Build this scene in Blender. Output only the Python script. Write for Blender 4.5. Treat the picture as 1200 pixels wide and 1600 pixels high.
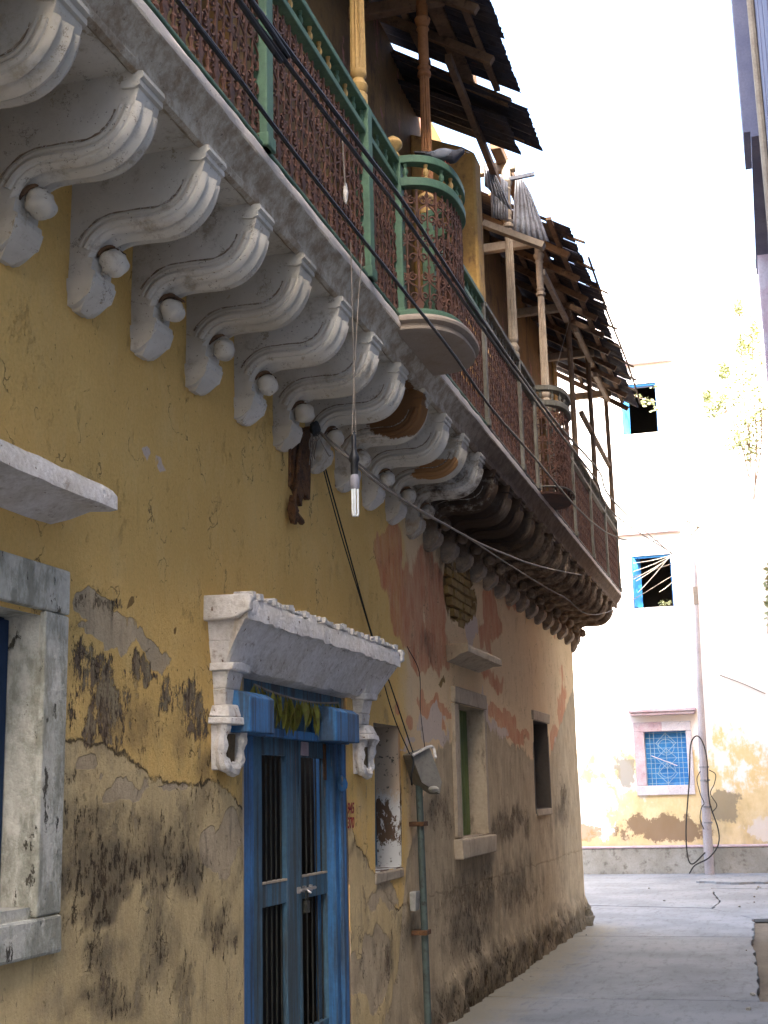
import bpy, math, random
import numpy as np
from mathutils import Vector, Matrix
random.seed(7); RNG = np.random.default_rng(7)
S = bpy.context.scene; COL = S.collection
for _o in list(bpy.data.objects): bpy.data.objects.remove(_o)
R_ = math.radians

# ------------------------------------------------------------------ camera
F = 2100.0; CAM = Vector((0, 0, 1.6))
_Y = Vector((615, -430, -F)).normalized()
_Z = Vector((-238, (F*F-615*238)/430, -F)).normalized()
_X = _Y.cross(_Z)
MR = Matrix((_X, _Y, _Z))                                   # camera axes -> world
cam = bpy.data.cameras.new('camera'); cam.sensor_fit = 'VERTICAL'; cam.sensor_height = 24; cam.sensor_width = 18
cam.lens = F/1600*24; cam.clip_start = .05; cam.clip_end = 800
camo = bpy.data.objects.new('camera', cam); COL.objects.link(camo)
camo.matrix_world = Matrix.Translation(CAM) @ MR.to_4x4(); S.camera = camo
def at(ax, v, x, y):
    """point of the plane axis=v seen at photo position x, y (used to measure the place)"""
    d = MR @ Vector((x-600, -(y-800), -F)); return CAM + d*((v-CAM[ax])/d[ax])
# ------------------------------------------------------------------ light
SUN = Vector((.42, -.62, .66)).normalized()
w = bpy.data.worlds.new('World'); S.world = w; w.use_nodes = True
nt = w.node_tree; nt.nodes.clear()
sky = nt.nodes.new('ShaderNodeTexSky'); sky.sky_type = 'NISHITA'; sky.sun_disc = False
sky.sun_elevation = math.asin(SUN.z); sky.sun_rotation = math.atan2(SUN.x, SUN.y)
sky.air_density = 1.0; sky.dust_density = 4.0; sky.ozone_density = .6
bg = nt.nodes.new('ShaderNodeBackground'); bg.inputs[1].default_value = .15
wo = nt.nodes.new('ShaderNodeOutputWorld'); nt.links.new(sky.outputs[0], bg.inputs[0]); nt.links.new(bg.outputs[0], wo.inputs[0])
sl = bpy.data.lights.new('sun', 'SUN'); sl.energy = 4.0; sl.angle = R_(.53); sl.color = (1, .95, .86)
so = bpy.data.objects.new('sun', sl); COL.objects.link(so); so.rotation_euler = SUN.to_track_quat('Z', 'Y').to_euler()
S.view_settings.view_transform = 'Standard'; S.view_settings.look = 'None'; S.view_settings.gamma = 1
S.view_settings.use_curve_mapping = False; S.view_settings.exposure = 3.2
S.render.engine = 'CYCLES'; S.cycles.use_denoising = True; S.cycles.max_bounces = 8; S.cycles.diffuse_bounces = 5
S.cycles.sample_clamp_indirect = 8

# ------------------------------------------------------------------ materials
class NM:
    def __init__(s, name, rough=.85, metal=0, spec=.3):
        s.m = bpy.data.materials.new(name); s.m.use_nodes = True; s.nt = s.m.node_tree
        s.b = s.nt.nodes['Principled BSDF']; s.b.inputs['Roughness'].default_value = rough
        s.b.inputs['Metallic'].default_value = metal; s.b.inputs['Specular IOR Level'].default_value = spec
        s.pos = s.N('ShaderNodeNewGeometry').outputs['Position']
    def N(s, t, **k):
        n = s.nt.nodes.new(t)
        for a, b in k.items(): setattr(n, a, b)
        return n
    def set(s, sock, v):
        if isinstance(v, bpy.types.NodeSocket): s.nt.links.new(v, sock)
        elif v is not None:
            if sock.type == 'RGBA' and len(v) == 3: v = (*v, 1)
            sock.default_value = v
    def math(s, op, a, b=0., clamp=False):
        n = s.N('ShaderNodeMath', operation=op, use_clamp=clamp); s.set(n.inputs[0], a); s.set(n.inputs[1], b); return n.outputs[0]
    def map(s, scale=(1, 1, 1), loc=(0, 0, 0)):
        n = s.N('ShaderNodeMapping'); s.set(n.inputs[0], s.pos); n.inputs['Scale'].default_value = scale; n.inputs['Location'].default_value = loc
        return n.outputs[0]
    def noise(s, sc, det=6, ro=.6, stretch=None, loc=(0, 0, 0), dist=0):
        n = s.N('ShaderNodeTexNoise'); s.set(n.inputs['Vector'], s.map(stretch or (1, 1, 1), loc))
        n.inputs['Scale'].default_value = sc; n.inputs['Detail'].default_value = det; n.inputs['Roughness'].default_value = ro
        n.inputs['Distortion'].default_value = dist
        return n.outputs['Fac']
    def step(s, v, a, b, lo=0., hi=1.):
        n = s.N('ShaderNodeMapRange', interpolation_type='SMOOTHSTEP'); s.set(n.inputs[0], v)
        for i, q in enumerate((a, b, lo, hi)): n.inputs[i+1].default_value = q
        return n.outputs[0]
    def mix(s, f, a, b, mode='MIX'):
        n = s.N('ShaderNodeMix', data_type='RGBA', blend_type=mode); s.set(n.inputs[0], f); s.set(n.inputs[6], a); s.set(n.inputs[7], b); return n.outputs[2]
    def sep(s, v):
        n = s.N('ShaderNodeSeparateXYZ'); s.set(n.inputs[0], v); return n.outputs
    def attr(s, name):
        n = s.N('ShaderNodeAttribute', attribute_name=name); q = s.N('ShaderNodeSeparateColor'); s.set(q.inputs[0], n.outputs[0]); return q.outputs
    def thr(s, f, n, amp=.6, wd=.06):
        v = s.math('ADD', f, s.math('MULTIPLY', s.math('SUBTRACT', n, .5), amp)); return s.step(v, .5-wd, .5+wd)
    def ball(s, c, r, n, amp=.5, wd=.06):
        """mask of a blotch round world point c"""
        v = s.N('ShaderNodeVectorMath', operation='SUBTRACT'); s.set(v.inputs[0], s.pos); v.inputs[1].default_value = c
        u = s.N('ShaderNodeVectorMath', operation='MULTIPLY'); s.set(u.inputs[0], v.outputs[0]); u.inputs[1].default_value = (1/r[0], 1/r[1], 1/r[2])
        l = s.N('ShaderNodeVectorMath', operation='LENGTH'); s.set(l.inputs[0], u.outputs[0])
        return s.thr(s.math('SUBTRACT', 1.5, l.outputs[1]), n, amp*2, wd)
    def bump(s, h, st=.4, dist=.01):
        n = s.N('ShaderNodeBump'); n.inputs['Strength'].default_value = st; n.inputs['Distance'].default_value = dist
        s.set(n.inputs['Height'], h); s.set(s.b.inputs['Normal'], n.outputs[0])
    def col(s, c): s.set(s.b.inputs['Base Color'], c); return s.m

def worn(name, base, alt, dirt, sc=3., dirt_amt=.45, streak=(1, 1, 1), rough=.85, metal=0, bump=.35, bd=.006, chip=None, chip_amt=.62, spec=.3, fine=40):
    m = NM(name, rough, metal, spec)
    n1 = m.noise(sc, 5, .6); n2 = m.noise(sc*3.2, 8, .7, streak, (3, 7, 1)); n3 = m.noise(fine, 4, .65)
    c = m.mix(m.step(n1, .35, .65), base, alt)
    c = m.mix(m.math('MULTIPLY', m.step(n2, 1-dirt_amt, 1-dirt_amt+.18), .85), c, dirt)
    c = m.mix(m.step(n3, .3, .75, 0, .35), c, m.mix(1., c, (.55, .5, .45), 'MULTIPLY'))
    h = m.math('ADD', n3, m.math('MULTIPLY', n2, 1.5))
    if chip:
        k = m.step(m.noise(sc*5, 9, .72, streak, (9, 2, 4)), chip_amt, chip_amt+.02)
        c = m.mix(k, c, chip); h = m.math('SUBTRACT', h, m.math('MULTIPLY', k, .8))
    m.bump(h, bump, bd)
    return m.col(c)

def wall_material():
    m = NM('stained_plaster', .93, 0, .15)
    a = m.attr('stain_a'); b = m.attr('stain_b'); p_ = m.sep(m.pos)
    nb = m.noise(1.1, 4, .55); nm = m.noise(7, 8, .68, (1, 1, .55)); ns = m.noise(16, 8, .72, (1, 1, .22), (2, 3, 5)); nf = m.noise(70, 5, .7)
    nw = m.noise(4.5, 9, .66, (1, 1, .8), (8, 1, 2)); nsp = m.noise(34, 6, .75, (1, 1, .45), (5, 5, 5))
    c = m.mix(m.step(nb, .3, .7), (.74, .485, .165), (.67, .425, .135))
    c = m.mix(m.step(nm, .45, .7, 0, .35), c, (.74, .54, .23))
    # lower, washed out and rain splashed
    c = m.mix(m.thr(b[0], nw, .6, .2), c, m.mix(m.step(m.sep(m.pos)[1], 8.3, 9.3), (.56, .45, .27), (.76, .56, .32)))
    cc_ = m.attr('stain_c')
    vb = m.math('ADD', cc_[1], m.math('MULTIPLY', m.math('SUBTRACT', m.noise(5.5, 10, .7, (1, 1, .9), (14, 1, 2)), .5), .55)); kl = m.step(vb, .47, .53)
    low = m.mix(m.step(nm, .35, .7), (.54, .40, .20), (.65, .495, .255)); low = m.mix(m.step(nw, .5, .7, 0, .5), low, (.33, .265, .165))
    c = m.mix(kl, c, low)
    rim = m.step(m.math('ABSOLUTE', m.math('SUBTRACT', vb, .49)), .008, .035, .8, 0); c = m.mix(m.math('MULTIPLY', rim, m.step(nw, .4, .5)), c, (.07, .05, .03))
    # red underpaint, pale scrape
    c = m.mix(m.math('MULTIPLY', m.thr(a[2], m.noise(9, 9, .7, (1, 1, .3), (1, 9, 3)), .8, .05), m.step(nm, .25, .7, 1, .55)), c, m.mix(m.step(ns, .35, .65), (.56, .18, .08), (.60, .29, .16)))
    c = m.mix(m.thr(b[2], ns, .7, .05), c, (.62, .50, .40))
    # grey cement render
    g = m.mix(m.step(nm, .3, .7), (.40, .31, .19), (.54, .42, .265))
    g = m.mix(m.step(ns, .52, .75, 0, .6), g, (.13, .105, .075))
    kg = m.thr(a[0], m.noise(6, 10, .72, (1, 1, .5), (4, 4, 1)), .75, .035)
    c = m.mix(kg, c, g)
    kb = m.thr(b[1], nm, .7, .04)
    c = m.mix(kb, c, m.mix(m.step(nsp, .3, .7), (.20, .11, .045), (.30, .19, .06)))
    # grey soot wash and black mould in speckles
    wash = m.math('MULTIPLY', m.step(m.math('ADD', a[1], m.math('MULTIPLY', m.math('SUBTRACT', nw, .5), 1.3)), .12, .85), .72)
    c = m.mix(wash, c, (.085, .068, .048))
    k = m.thr(m.math('ADD', m.math('MULTIPLY', a[1], .50), m.math('MULTIPLY', m.math('SUBTRACT', nm, .5), .8)), nsp, 2.2, .10)
    pe = m.thr(m.math('MULTIPLY', cc_[0], .62), m.noise(24, 9, .78, (1, 1, .5), (4, 9, 6)), 2.0, .04)
    c = m.mix(pe, c, m.mix(m.step(nsp, .38, .55), (.07, .045, .028), m.mix(m.step(ns, .4, .6), (.19, .13, .08), (.33, .26, .15))))
    c = m.mix(m.math('MULTIPLY', k, .88), c, m.mix(m.step(ns, .4, .6), (.030, .019, .012), (.075, .045, .022)))
    drip = m.noise(11, 9, .75, (1, 1, .11), (6, 2, 9)); c = m.mix(m.math('MULTIPLY', m.step(drip, .55, .72), m.step(p_[2], 2.6, 1.4, .12, .5)), c, (.10, .078, .05))
    flk = m.step(m.noise(5, 10, .78, (1, 1, .6), (12, 4, 3)), .585, .60); c = m.mix(m.math('MULTIPLY', flk, m.step(p_[2], 2.7, 1.6, .10, .55)), c, (.30, .235, .15))
    pits = m.step(m.noise(48, 3, .6, (1, 1, .7), (3, 3, 8)), .68, .72); c = m.mix(m.math('MULTIPLY', pits, m.step(nw, .4, .6, .15, .9)), c, (.05, .035, .02))
    # general specks and a few hairline cracks
    c = m.mix(m.step(nsp, .69, .73, 0, .7), c, (.06, .045, .03))
    v = m.N('ShaderNodeTexVoronoi', feature='DISTANCE_TO_EDGE'); 
    vm = m.N('ShaderNodeVectorMath', operation='ADD'); m.set(vm.inputs[0], m.map((1, 1, .7)))
    nz = m.N('ShaderNodeTexNoise'); m.set(nz.inputs[0], m.pos); nz.inputs['Scale'].default_value = 3.5; nz.inputs['Detail'].default_value = 6
    m.set(vm.inputs[1], nz.outputs['Color']); m.set(v.inputs['Vector'], vm.outputs[0]); v.inputs['Scale'].default_value = 1.1
    crack = m.math('MULTIPLY', m.step(v.outputs['Distance'], .002, .007, 1, 0), m.step(nm, .5, .6, 0, .6))
    c = m.mix(crack, c, (.05, .035, .02))
    c = m.mix(m.step(nf, .3, .75, 0, .3), c, m.mix(1., c, (.6, .55, .5), 'MULTIPLY'))
    h = m.math('ADD', m.math('MULTIPLY', nm, 1.2), m.math('MULTIPLY', nf, .5))
    h = m.math('SUBTRACT', h, m.math('MULTIPLY', kg, .5)); h = m.math('SUBTRACT', h, m.math('MULTIPLY', k, .5)); h = m.math('SUBTRACT', h, m.math('MULTIPLY', pe, .8)); h = m.math('SUBTRACT', h, m.math('MULTIPLY', kl, .7)); h = m.math('SUBTRACT', h, crack); h = m.math('SUBTRACT', h, m.math('MULTIPLY', flk, .5)); h = m.math('SUBTRACT', h, m.math('MULTIPLY', pits, .4))
    m.bump(h, .8, .016)
    return m.col(c)

def limewash(name, sooty=True):
    """whitewashed stucco of corbels and soffit; blackened where rain comes through beyond the first bay"""
    m = NM(name, .9, 0, .2)
    p = m.sep(m.pos); n1 = m.noise(2.5, 5, .6); n2 = m.noise(12, 8, .7, (1, 1, 1), (4, 4, 4)); n3 = m.noise(60, 4, .7)
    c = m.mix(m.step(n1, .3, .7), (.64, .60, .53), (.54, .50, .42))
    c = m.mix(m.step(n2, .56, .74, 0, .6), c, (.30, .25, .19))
    c = m.mix(m.step(n3, .64, .68, 0, .8), c, (.10, .075, .05))
    n5 = m.noise(5, 10, .75, (1, 1, 1), (7, 1, 7)); n6 = m.noise(1.3, 6, .6, (1, 1, 1), (1, 6, 2))
    c = m.mix(m.step(n5, .53, .66, 0, .7), c, (.27, .215, .145))
    c = m.mix(m.step(n6, .42, .65, 0, .6), c, (.37, .32, .24))
    pk = m.step(m.noise(8, 10, .78, (1, 1, 1), (11, 3, 5)), .615, .63); c = m.mix(m.math('MULTIPLY', pk, .8), c, (.33, .27, .18))
    hair = m.step(m.math('ABSOLUTE', m.math('SUBTRACT', m.noise(2.2, 9, .7, (1, 1, 1), (2, 9, 4)), .5)), .0015, .005, 1, 0); c = m.mix(m.math('MULTIPLY', hair, m.step(n2, .5, .6, 0, .75)), c, (.10, .065, .04))
    # mouldy band along the lip of the balcony
    lip = m.math('MULTIPLY', m.step(p[0], -1.99, -1.83), m.step(p[2], 3.95, 3.99))
    c = m.mix(m.math('MULTIPLY', m.thr(m.math('MULTIPLY', lip, .75), n2, 1.2, .15), .75), c, (.24, .17, .12))
    for (q, r, cc) in (((-2.06, 6.66, 3.86), (.18, .16, .15), (.34, .16, .04)), ((-1.98, 7.35, 3.83), (.25, .26, .17), (.17, .085, .035)), ((-1.9, 7.9, 3.7), (.15, .1, .1), (.42, .27, .1)),
                       ((-2.0, 8.5, 3.72), (.24, .07, .1), (.33, .17, .07)), ((-2.18, 6.05, 3.95), (.05, .06, .04), (.36, .15, .05)), ((-1.93, 4.6, 4.08), (.06, .1, .05), (.17, .1, .05))):
        c = m.mix(m.ball(q, r, n2, .45, .05), c, cc)
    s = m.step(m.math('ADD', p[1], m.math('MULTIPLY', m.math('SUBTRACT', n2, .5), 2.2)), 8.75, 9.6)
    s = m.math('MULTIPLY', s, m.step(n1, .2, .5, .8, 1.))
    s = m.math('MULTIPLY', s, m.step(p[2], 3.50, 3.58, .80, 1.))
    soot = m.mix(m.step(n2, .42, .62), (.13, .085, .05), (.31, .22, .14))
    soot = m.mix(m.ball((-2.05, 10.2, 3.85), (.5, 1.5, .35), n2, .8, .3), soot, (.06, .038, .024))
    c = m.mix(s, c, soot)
    m.bump(m.math('ADD', m.math('MULTIPLY', n2, 1.4), m.math('MULTIPLY', n3, .4)), .45, .008)
    return m.col(c)

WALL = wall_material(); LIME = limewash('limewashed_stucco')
def edge_mat():
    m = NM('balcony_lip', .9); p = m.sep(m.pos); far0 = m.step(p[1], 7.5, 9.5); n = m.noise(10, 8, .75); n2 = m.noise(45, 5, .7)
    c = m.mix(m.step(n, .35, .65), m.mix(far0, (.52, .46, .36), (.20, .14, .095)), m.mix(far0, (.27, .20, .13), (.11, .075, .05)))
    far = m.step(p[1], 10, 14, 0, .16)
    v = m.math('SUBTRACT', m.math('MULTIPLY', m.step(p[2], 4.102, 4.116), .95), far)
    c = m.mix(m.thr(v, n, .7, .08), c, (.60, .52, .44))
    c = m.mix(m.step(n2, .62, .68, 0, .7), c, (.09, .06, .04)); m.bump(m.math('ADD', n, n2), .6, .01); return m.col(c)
LIP = edge_mat()
WHITE = worn('old_white_paint', (.74, .70, .66), (.62, .57, .50), (.34, .26, .19), 5, .46, chip=(.20, .13, .09), chip_amt=.63, bump=.8, bd=.012)
WINWHITE = worn('mouldy_white_stone', (.52, .50, .42), (.66, .63, .54), (.25, .24, .18), 2.2, .57, (1, 1, .5), chip=(.08, .07, .05), chip_amt=.60, bump=.7, bd=.012)
TAN = worn('weathered_tan_stone', (.46, .37, .26), (.38, .31, .22), (.20, .16, .11), 4, .5, (1, 1, .4), chip=(.12, .09, .06), chip_amt=.66)
BLUE = worn('worn_blue_paint', (.045, .17, .37), (.04, .13, .27), (.04, .055, .075), 3, .56, (2, 2, .10), .7, bump=.6, bd=.004, chip=(.17, .15, .13), chip_amt=.63)
BLUEL = worn('blue_paint_leaf', (.075, .17, .25), (.055, .125, .18), (.055, .06, .055), 3, .58, (2, 2, .10), .7, bump=.6, bd=.004, chip=(.15, .12, .10), chip_amt=.62)
FARBLUE = worn('bright_blue_paint', (.04, .22, .55), (.05, .27, .62), (.05, .12, .25), 4, .4, rough=.6)
DARKBLUE = worn('dark_window_blue', (.012, .03, .07), (.018, .04, .09), (.02, .02, .03), 3, .4)  # dark navy of the first window
GREEN = worn('faded_green_paint', (.085, .16, .095), (.065, .125, .08), (.05, .07, .05), 5, .42, (1, 1, .3), .6, chip=(.16, .15, .11), chip_amt=.68)
GREENSH = worn('olive_green_shutter', (.15, .20, .06), (.11, .15, .045), (.04, .04, .02), 4, .4, (1, 1, .2), .6)
RAILDK = worn('old_grey_green_paint', (.17, .16, .13), (.12, .11, .08), (.06, .045, .03), 5, .5, (1, 1, .3), .7, chip=(.28, .26, .22), chip_amt=.64)
RUST = worn('rusted_cast_iron', (.125, .056, .034), (.075, .036, .026), (.03, .02, .017), 6, .5, rough=.8, bump=.5, bd=.004)
RUSTPIPE = worn('rotten_rusty_iron', (.16, .075, .03), (.09, .045, .025), (.03, .02, .012), 14, .5, bump=.9, bd=.01, chip=(.30, .22, .13), chip_amt=.64)
YWOOD = worn('yellow_ochre_wood', (.46, .29, .10), (.38, .24, .09), (.16, .09, .04), 5, .45, (1, 1, .15), .7, bd=.003)
OWOOD = worn('orange_brown_wood', (.36, .16, .06), (.28, .12, .05), (.10, .05, .03), 5, .45, (1, 1, .15), .7, bd=.003)
GWOOD = worn('bleached_beige_wood', (.36, .29, .21), (.28, .22, .16), (.12, .09, .06), 5, .45, (1, 1, .15), .8, bd=.003)
BWOOD = worn('weathered_brown_wood', (.17, .11, .065), (.11, .07, .045), (.04, .028, .02), 5, .5, (1, 1, .3), .85)
BEAM = worn('old_beam_wood', (.21, .13, .075), (.15, .09, .055), (.05, .035, .025), 4, .5, rough=.85)
TIN = worn('rusty_corrugated_iron', (.055, .055, .075), (.075, .06, .06), (.035, .03, .035), 4, .5, rough=.7, metal=.2, bump=.3, chip=(.14, .075, .05), chip_amt=.63)
GREYTIN = worn('grey_corrugated_sheet', (.26, .27, .29), (.20, .20, .22), (.10, .09, .09), 5, .5, rough=.75)
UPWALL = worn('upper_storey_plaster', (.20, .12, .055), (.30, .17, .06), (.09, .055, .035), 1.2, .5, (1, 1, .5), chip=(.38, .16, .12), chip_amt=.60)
YELPLAS = worn('orange_yellow_plaster', (.55, .33, .10), (.48, .27, .09), (.22, .12, .06), 3, .5, (1, 1, .5), chip=(.62, .47, .33), chip_amt=.66)
CEMENT = worn('plinth_cement', (.33, .32, .29), (.26, .25, .22), (.13, .12, .10), 2, .5)
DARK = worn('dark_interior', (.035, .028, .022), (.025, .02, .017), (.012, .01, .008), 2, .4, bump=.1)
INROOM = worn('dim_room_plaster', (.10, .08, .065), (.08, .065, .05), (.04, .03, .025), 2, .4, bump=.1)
BLACKC = worn('black_cable_rubber', (.018, .018, .018), (.025, .024, .022), (.05, .045, .04), 6, .4, rough=.55, bump=.1)
GREYC = worn('dusty_grey_cable', (.26, .22, .18), (.20, .17, .14), (.10, .08, .06), 6, .4, rough=.8, bump=.1)
PIPE = worn('grey_green_pipe', (.09, .12, .105), (.07, .085, .075), (.04, .035, .03), 6, .5, rough=.55, metal=.2)
GALV = worn('galvanised_lamp_shell', (.24, .22, .18), (.19, .17, .14), (.08, .065, .05), 9, .45, rough=.6, metal=.2)
POLE = worn('pale_weathered_pole', (.36, .34, .36), (.30, .28, .30), (.14, .12, .12), 3, .4, rough=.6)
STEEL = worn('bright_steel', (.5, .48, .45), (.4, .38, .36), (.15, .12, .1), 20, .3, rough=.35, metal=.9)
BRICK = worn('exposed_old_brick', (.36, .24, .08), (.28, .17, .06), (.12, .07, .03), 6, .5)
HOLLOW_DARK = worn('dark_hollow_brown', (.16, .11, .05), (.12, .08, .04), (.05, .035, .02), 6, .5)
RED = worn('red_marker_paint', (.32, .03, .03), (.25, .03, .03), (.15, .05, .04), 20, .4, bump=.05)
MANGO = worn('dried_garland_leaf', (.22, .22, .035), (.16, .13, .03), (.06, .05, .015), 30, .4, bump=.1)
TUFTY = worn('orange_flower', (.35, .15, .03), (.3, .1, .03), (.1, .04, .02), 30, .4)
PINKP = worn('pink_grey_paint', (.46, .33, .36), (.52, .45, .48), (.30, .22, .24), 4, .45)
PALEP = worn('pale_grey_paint', (.60, .57, .58), (.52, .49, .52), (.3, .27, .27), 4, .45)
STONE = worn('mossy_base_stone', (.14, .115, .075), (.21, .175, .125), (.05, .045, .03), 8, .5, bump=.8, bd=.015)
LEAF = worn('leaf_green', (.30, .34, .16), (.40, .42, .24), (.16, .17, .08), 9, .4, bump=.1)
STEM = worn('dry_stem', (.24, .17, .13), (.18, .13, .10), (.08, .06, .05), 9, .4)
SLATE = worn('bluish_old_boards', (.13, .13, .19), (.17, .165, .22), (.07, .065, .10), 2, .45, (1, 1, .2), chip=(.3, .27, .26), chip_amt=.7)
NEARB = worn('bounce_wall_blue', (.46, .48, .52), (.40, .42, .46), (.2, .2, .2), 2, .45)
def plain(name, c, rough=.5, metal=0, em=0):
    m = NM(name, rough, metal); n = m.noise(25, 4, .6); m.bump(n, .1, .002)
    return m.col(m.mix(m.step(n, .3, .7), c, tuple(q*.85 for q in c)))
BULB = plain('frosted_tube_glass', (.85, .87, .87), .25); BLACKP = plain('black_plastic', (.02, .02, .022), .4); BASEW = plain('lamp_base_plastic', (.28, .27, .30), .4)
PIG = plain('pigeon_dark_feather', (.035, .035, .045), .6); PIGG = plain('pigeon_grey_feather', (.15, .16, .19), .6); BEAK = plain('pigeon_horn', (.1, .08, .07), .4); PIGR = plain('pigeon_foot_skin', (.35, .09, .07), .5)

def road_mat(name, c1, c2, bumpd=.006):
    m = NM(name, .88, 0, .25); p = m.sep(m.pos)
    n1 = m.noise(.9, 5, .6); n2 = m.noise(6, 8, .7, (2.2, .5, 1)); n3 = m.noise(55, 4, .7); n4 = m.noise(2.3, 9, .7, (1, 1, 1), (5, 5, 5))
    c = m.mix(m.step(n1, .35, .65), c1, c2)
    c = m.mix(m.step(n2, .48, .72, 0, .55), c, tuple(q*.5 for q in c1))
    c = m.mix(m.step(n4, .56, .68, 0, .5), c, tuple(q*.62 for q in c2))
    # ochre dust gathered at the foot of the wall
    d = m.step(m.math('ADD', p[0], m.math('MULTIPLY', m.math('SUBTRACT', n2, .5), .8)), -2.35, -1.75, .75, 0)
    d = m.math('MULTIPLY', d, m.step(p[1], 16.5, 18, 1, 0)); c = m.mix(d, c, (.21, .18, .115))
    c = m.mix(m.step(n3, .64, .70, 0, .6), c, (.07, .062, .05)); m.bump(m.math('ADD', n3, n2), .4, bumpd)
    v = m.N('ShaderNodeTexVoronoi', feature='DISTANCE_TO_EDGE'); vm = m.N('ShaderNodeVectorMath', operation='ADD'); m.set(vm.inputs[0], m.map((.5, .35, 1)))
    nz = m.N('ShaderNodeTexNoise'); m.set(nz.inputs[0], m.pos); nz.inputs['Scale'].default_value = 1.6; nz.inputs['Detail'].default_value = 7
    m.set(vm.inputs[1], nz.outputs['Color']); m.set(v.inputs['Vector'], vm.outputs[0]); v.inputs['Scale'].default_value = 1.
    c = m.mix(m.math('MULTIPLY', m.step(v.outputs['Distance'], .001, .005, 1, 0), m.step(n4, .45, .6, 0, .8)), c, (.06, .055, .045))
    return m.col(c)
ROAD = road_mat('worn_concrete_paving', (.165, .178, .195), (.225, .238, .255)); EARTH = road_mat('trodden_earth', (.11, .09, .065), (.16, .13, .095), .02)

def facade_mat():
    m = NM('peeling_facade_paint', .9, 0, .2); p = m.sep(m.pos)
    n1 = m.noise(.7, 6, .65, (1, 1, .8), (1, 2, 3)); n2 = m.noise(2.6, 9, .7, (1, 1, .6), (4, 2, 3)); n3 = m.noise(30, 4, .7)
    nq = m.noise(3.2, 11, .72, (1, 1, .8), (2, 2, 8))
    c = m.mix(m.step(n2, .3, .7), (.66, .50, .24), (.72, .60, .38))
    hi = m.step(p[2], 1.2, 4.2, -.10, .32)
    c = m.mix(m.thr(m.math('ADD', n1, hi), n2, .9, .06), c, (.78, .73, .70))
    lowm = m.step(m.math('ADD', p[2], m.math('MULTIPLY', m.math('SUBTRACT', n2, .5), 2.)), .4, 1.9, .85, 0)
    g = m.math('MULTIPLY', lowm, m.step(n1, .4, .6, .25, 1))
    c = m.mix(g, c, (.24, .21, .16))
    for (q, r, cc, am) in (((-2.95, 28, 1.95), (.2, 1, .3), (.25, .24, .20), .8), ((-2.2, 28, .85), (.9, 1, .25), (.17, .11, .07), .85), ((-1.1, 28, 1.25), (.35, 1, .28), (.22, .19, .14), .8), ((-.3, 28, .8), (.4, 1, .2), (.6, .56, .52), .8), ((-3.7, 28, 1.35), (.5, 1, .6), (.8, .77, .75), .9), ((-3.9, 28, .8), (.35, 1, .18), (.40, .24, .12), .8)):
        c = m.mix(m.math('MULTIPLY', m.ball(q, r, nq, 1.7, .12), am), c, cc)
    m.bump(m.math('ADD', n2, m.math('MULTIPLY', n3, .3)), .4, .01); return m.col(c)
FACADE = facade_mat()

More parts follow.
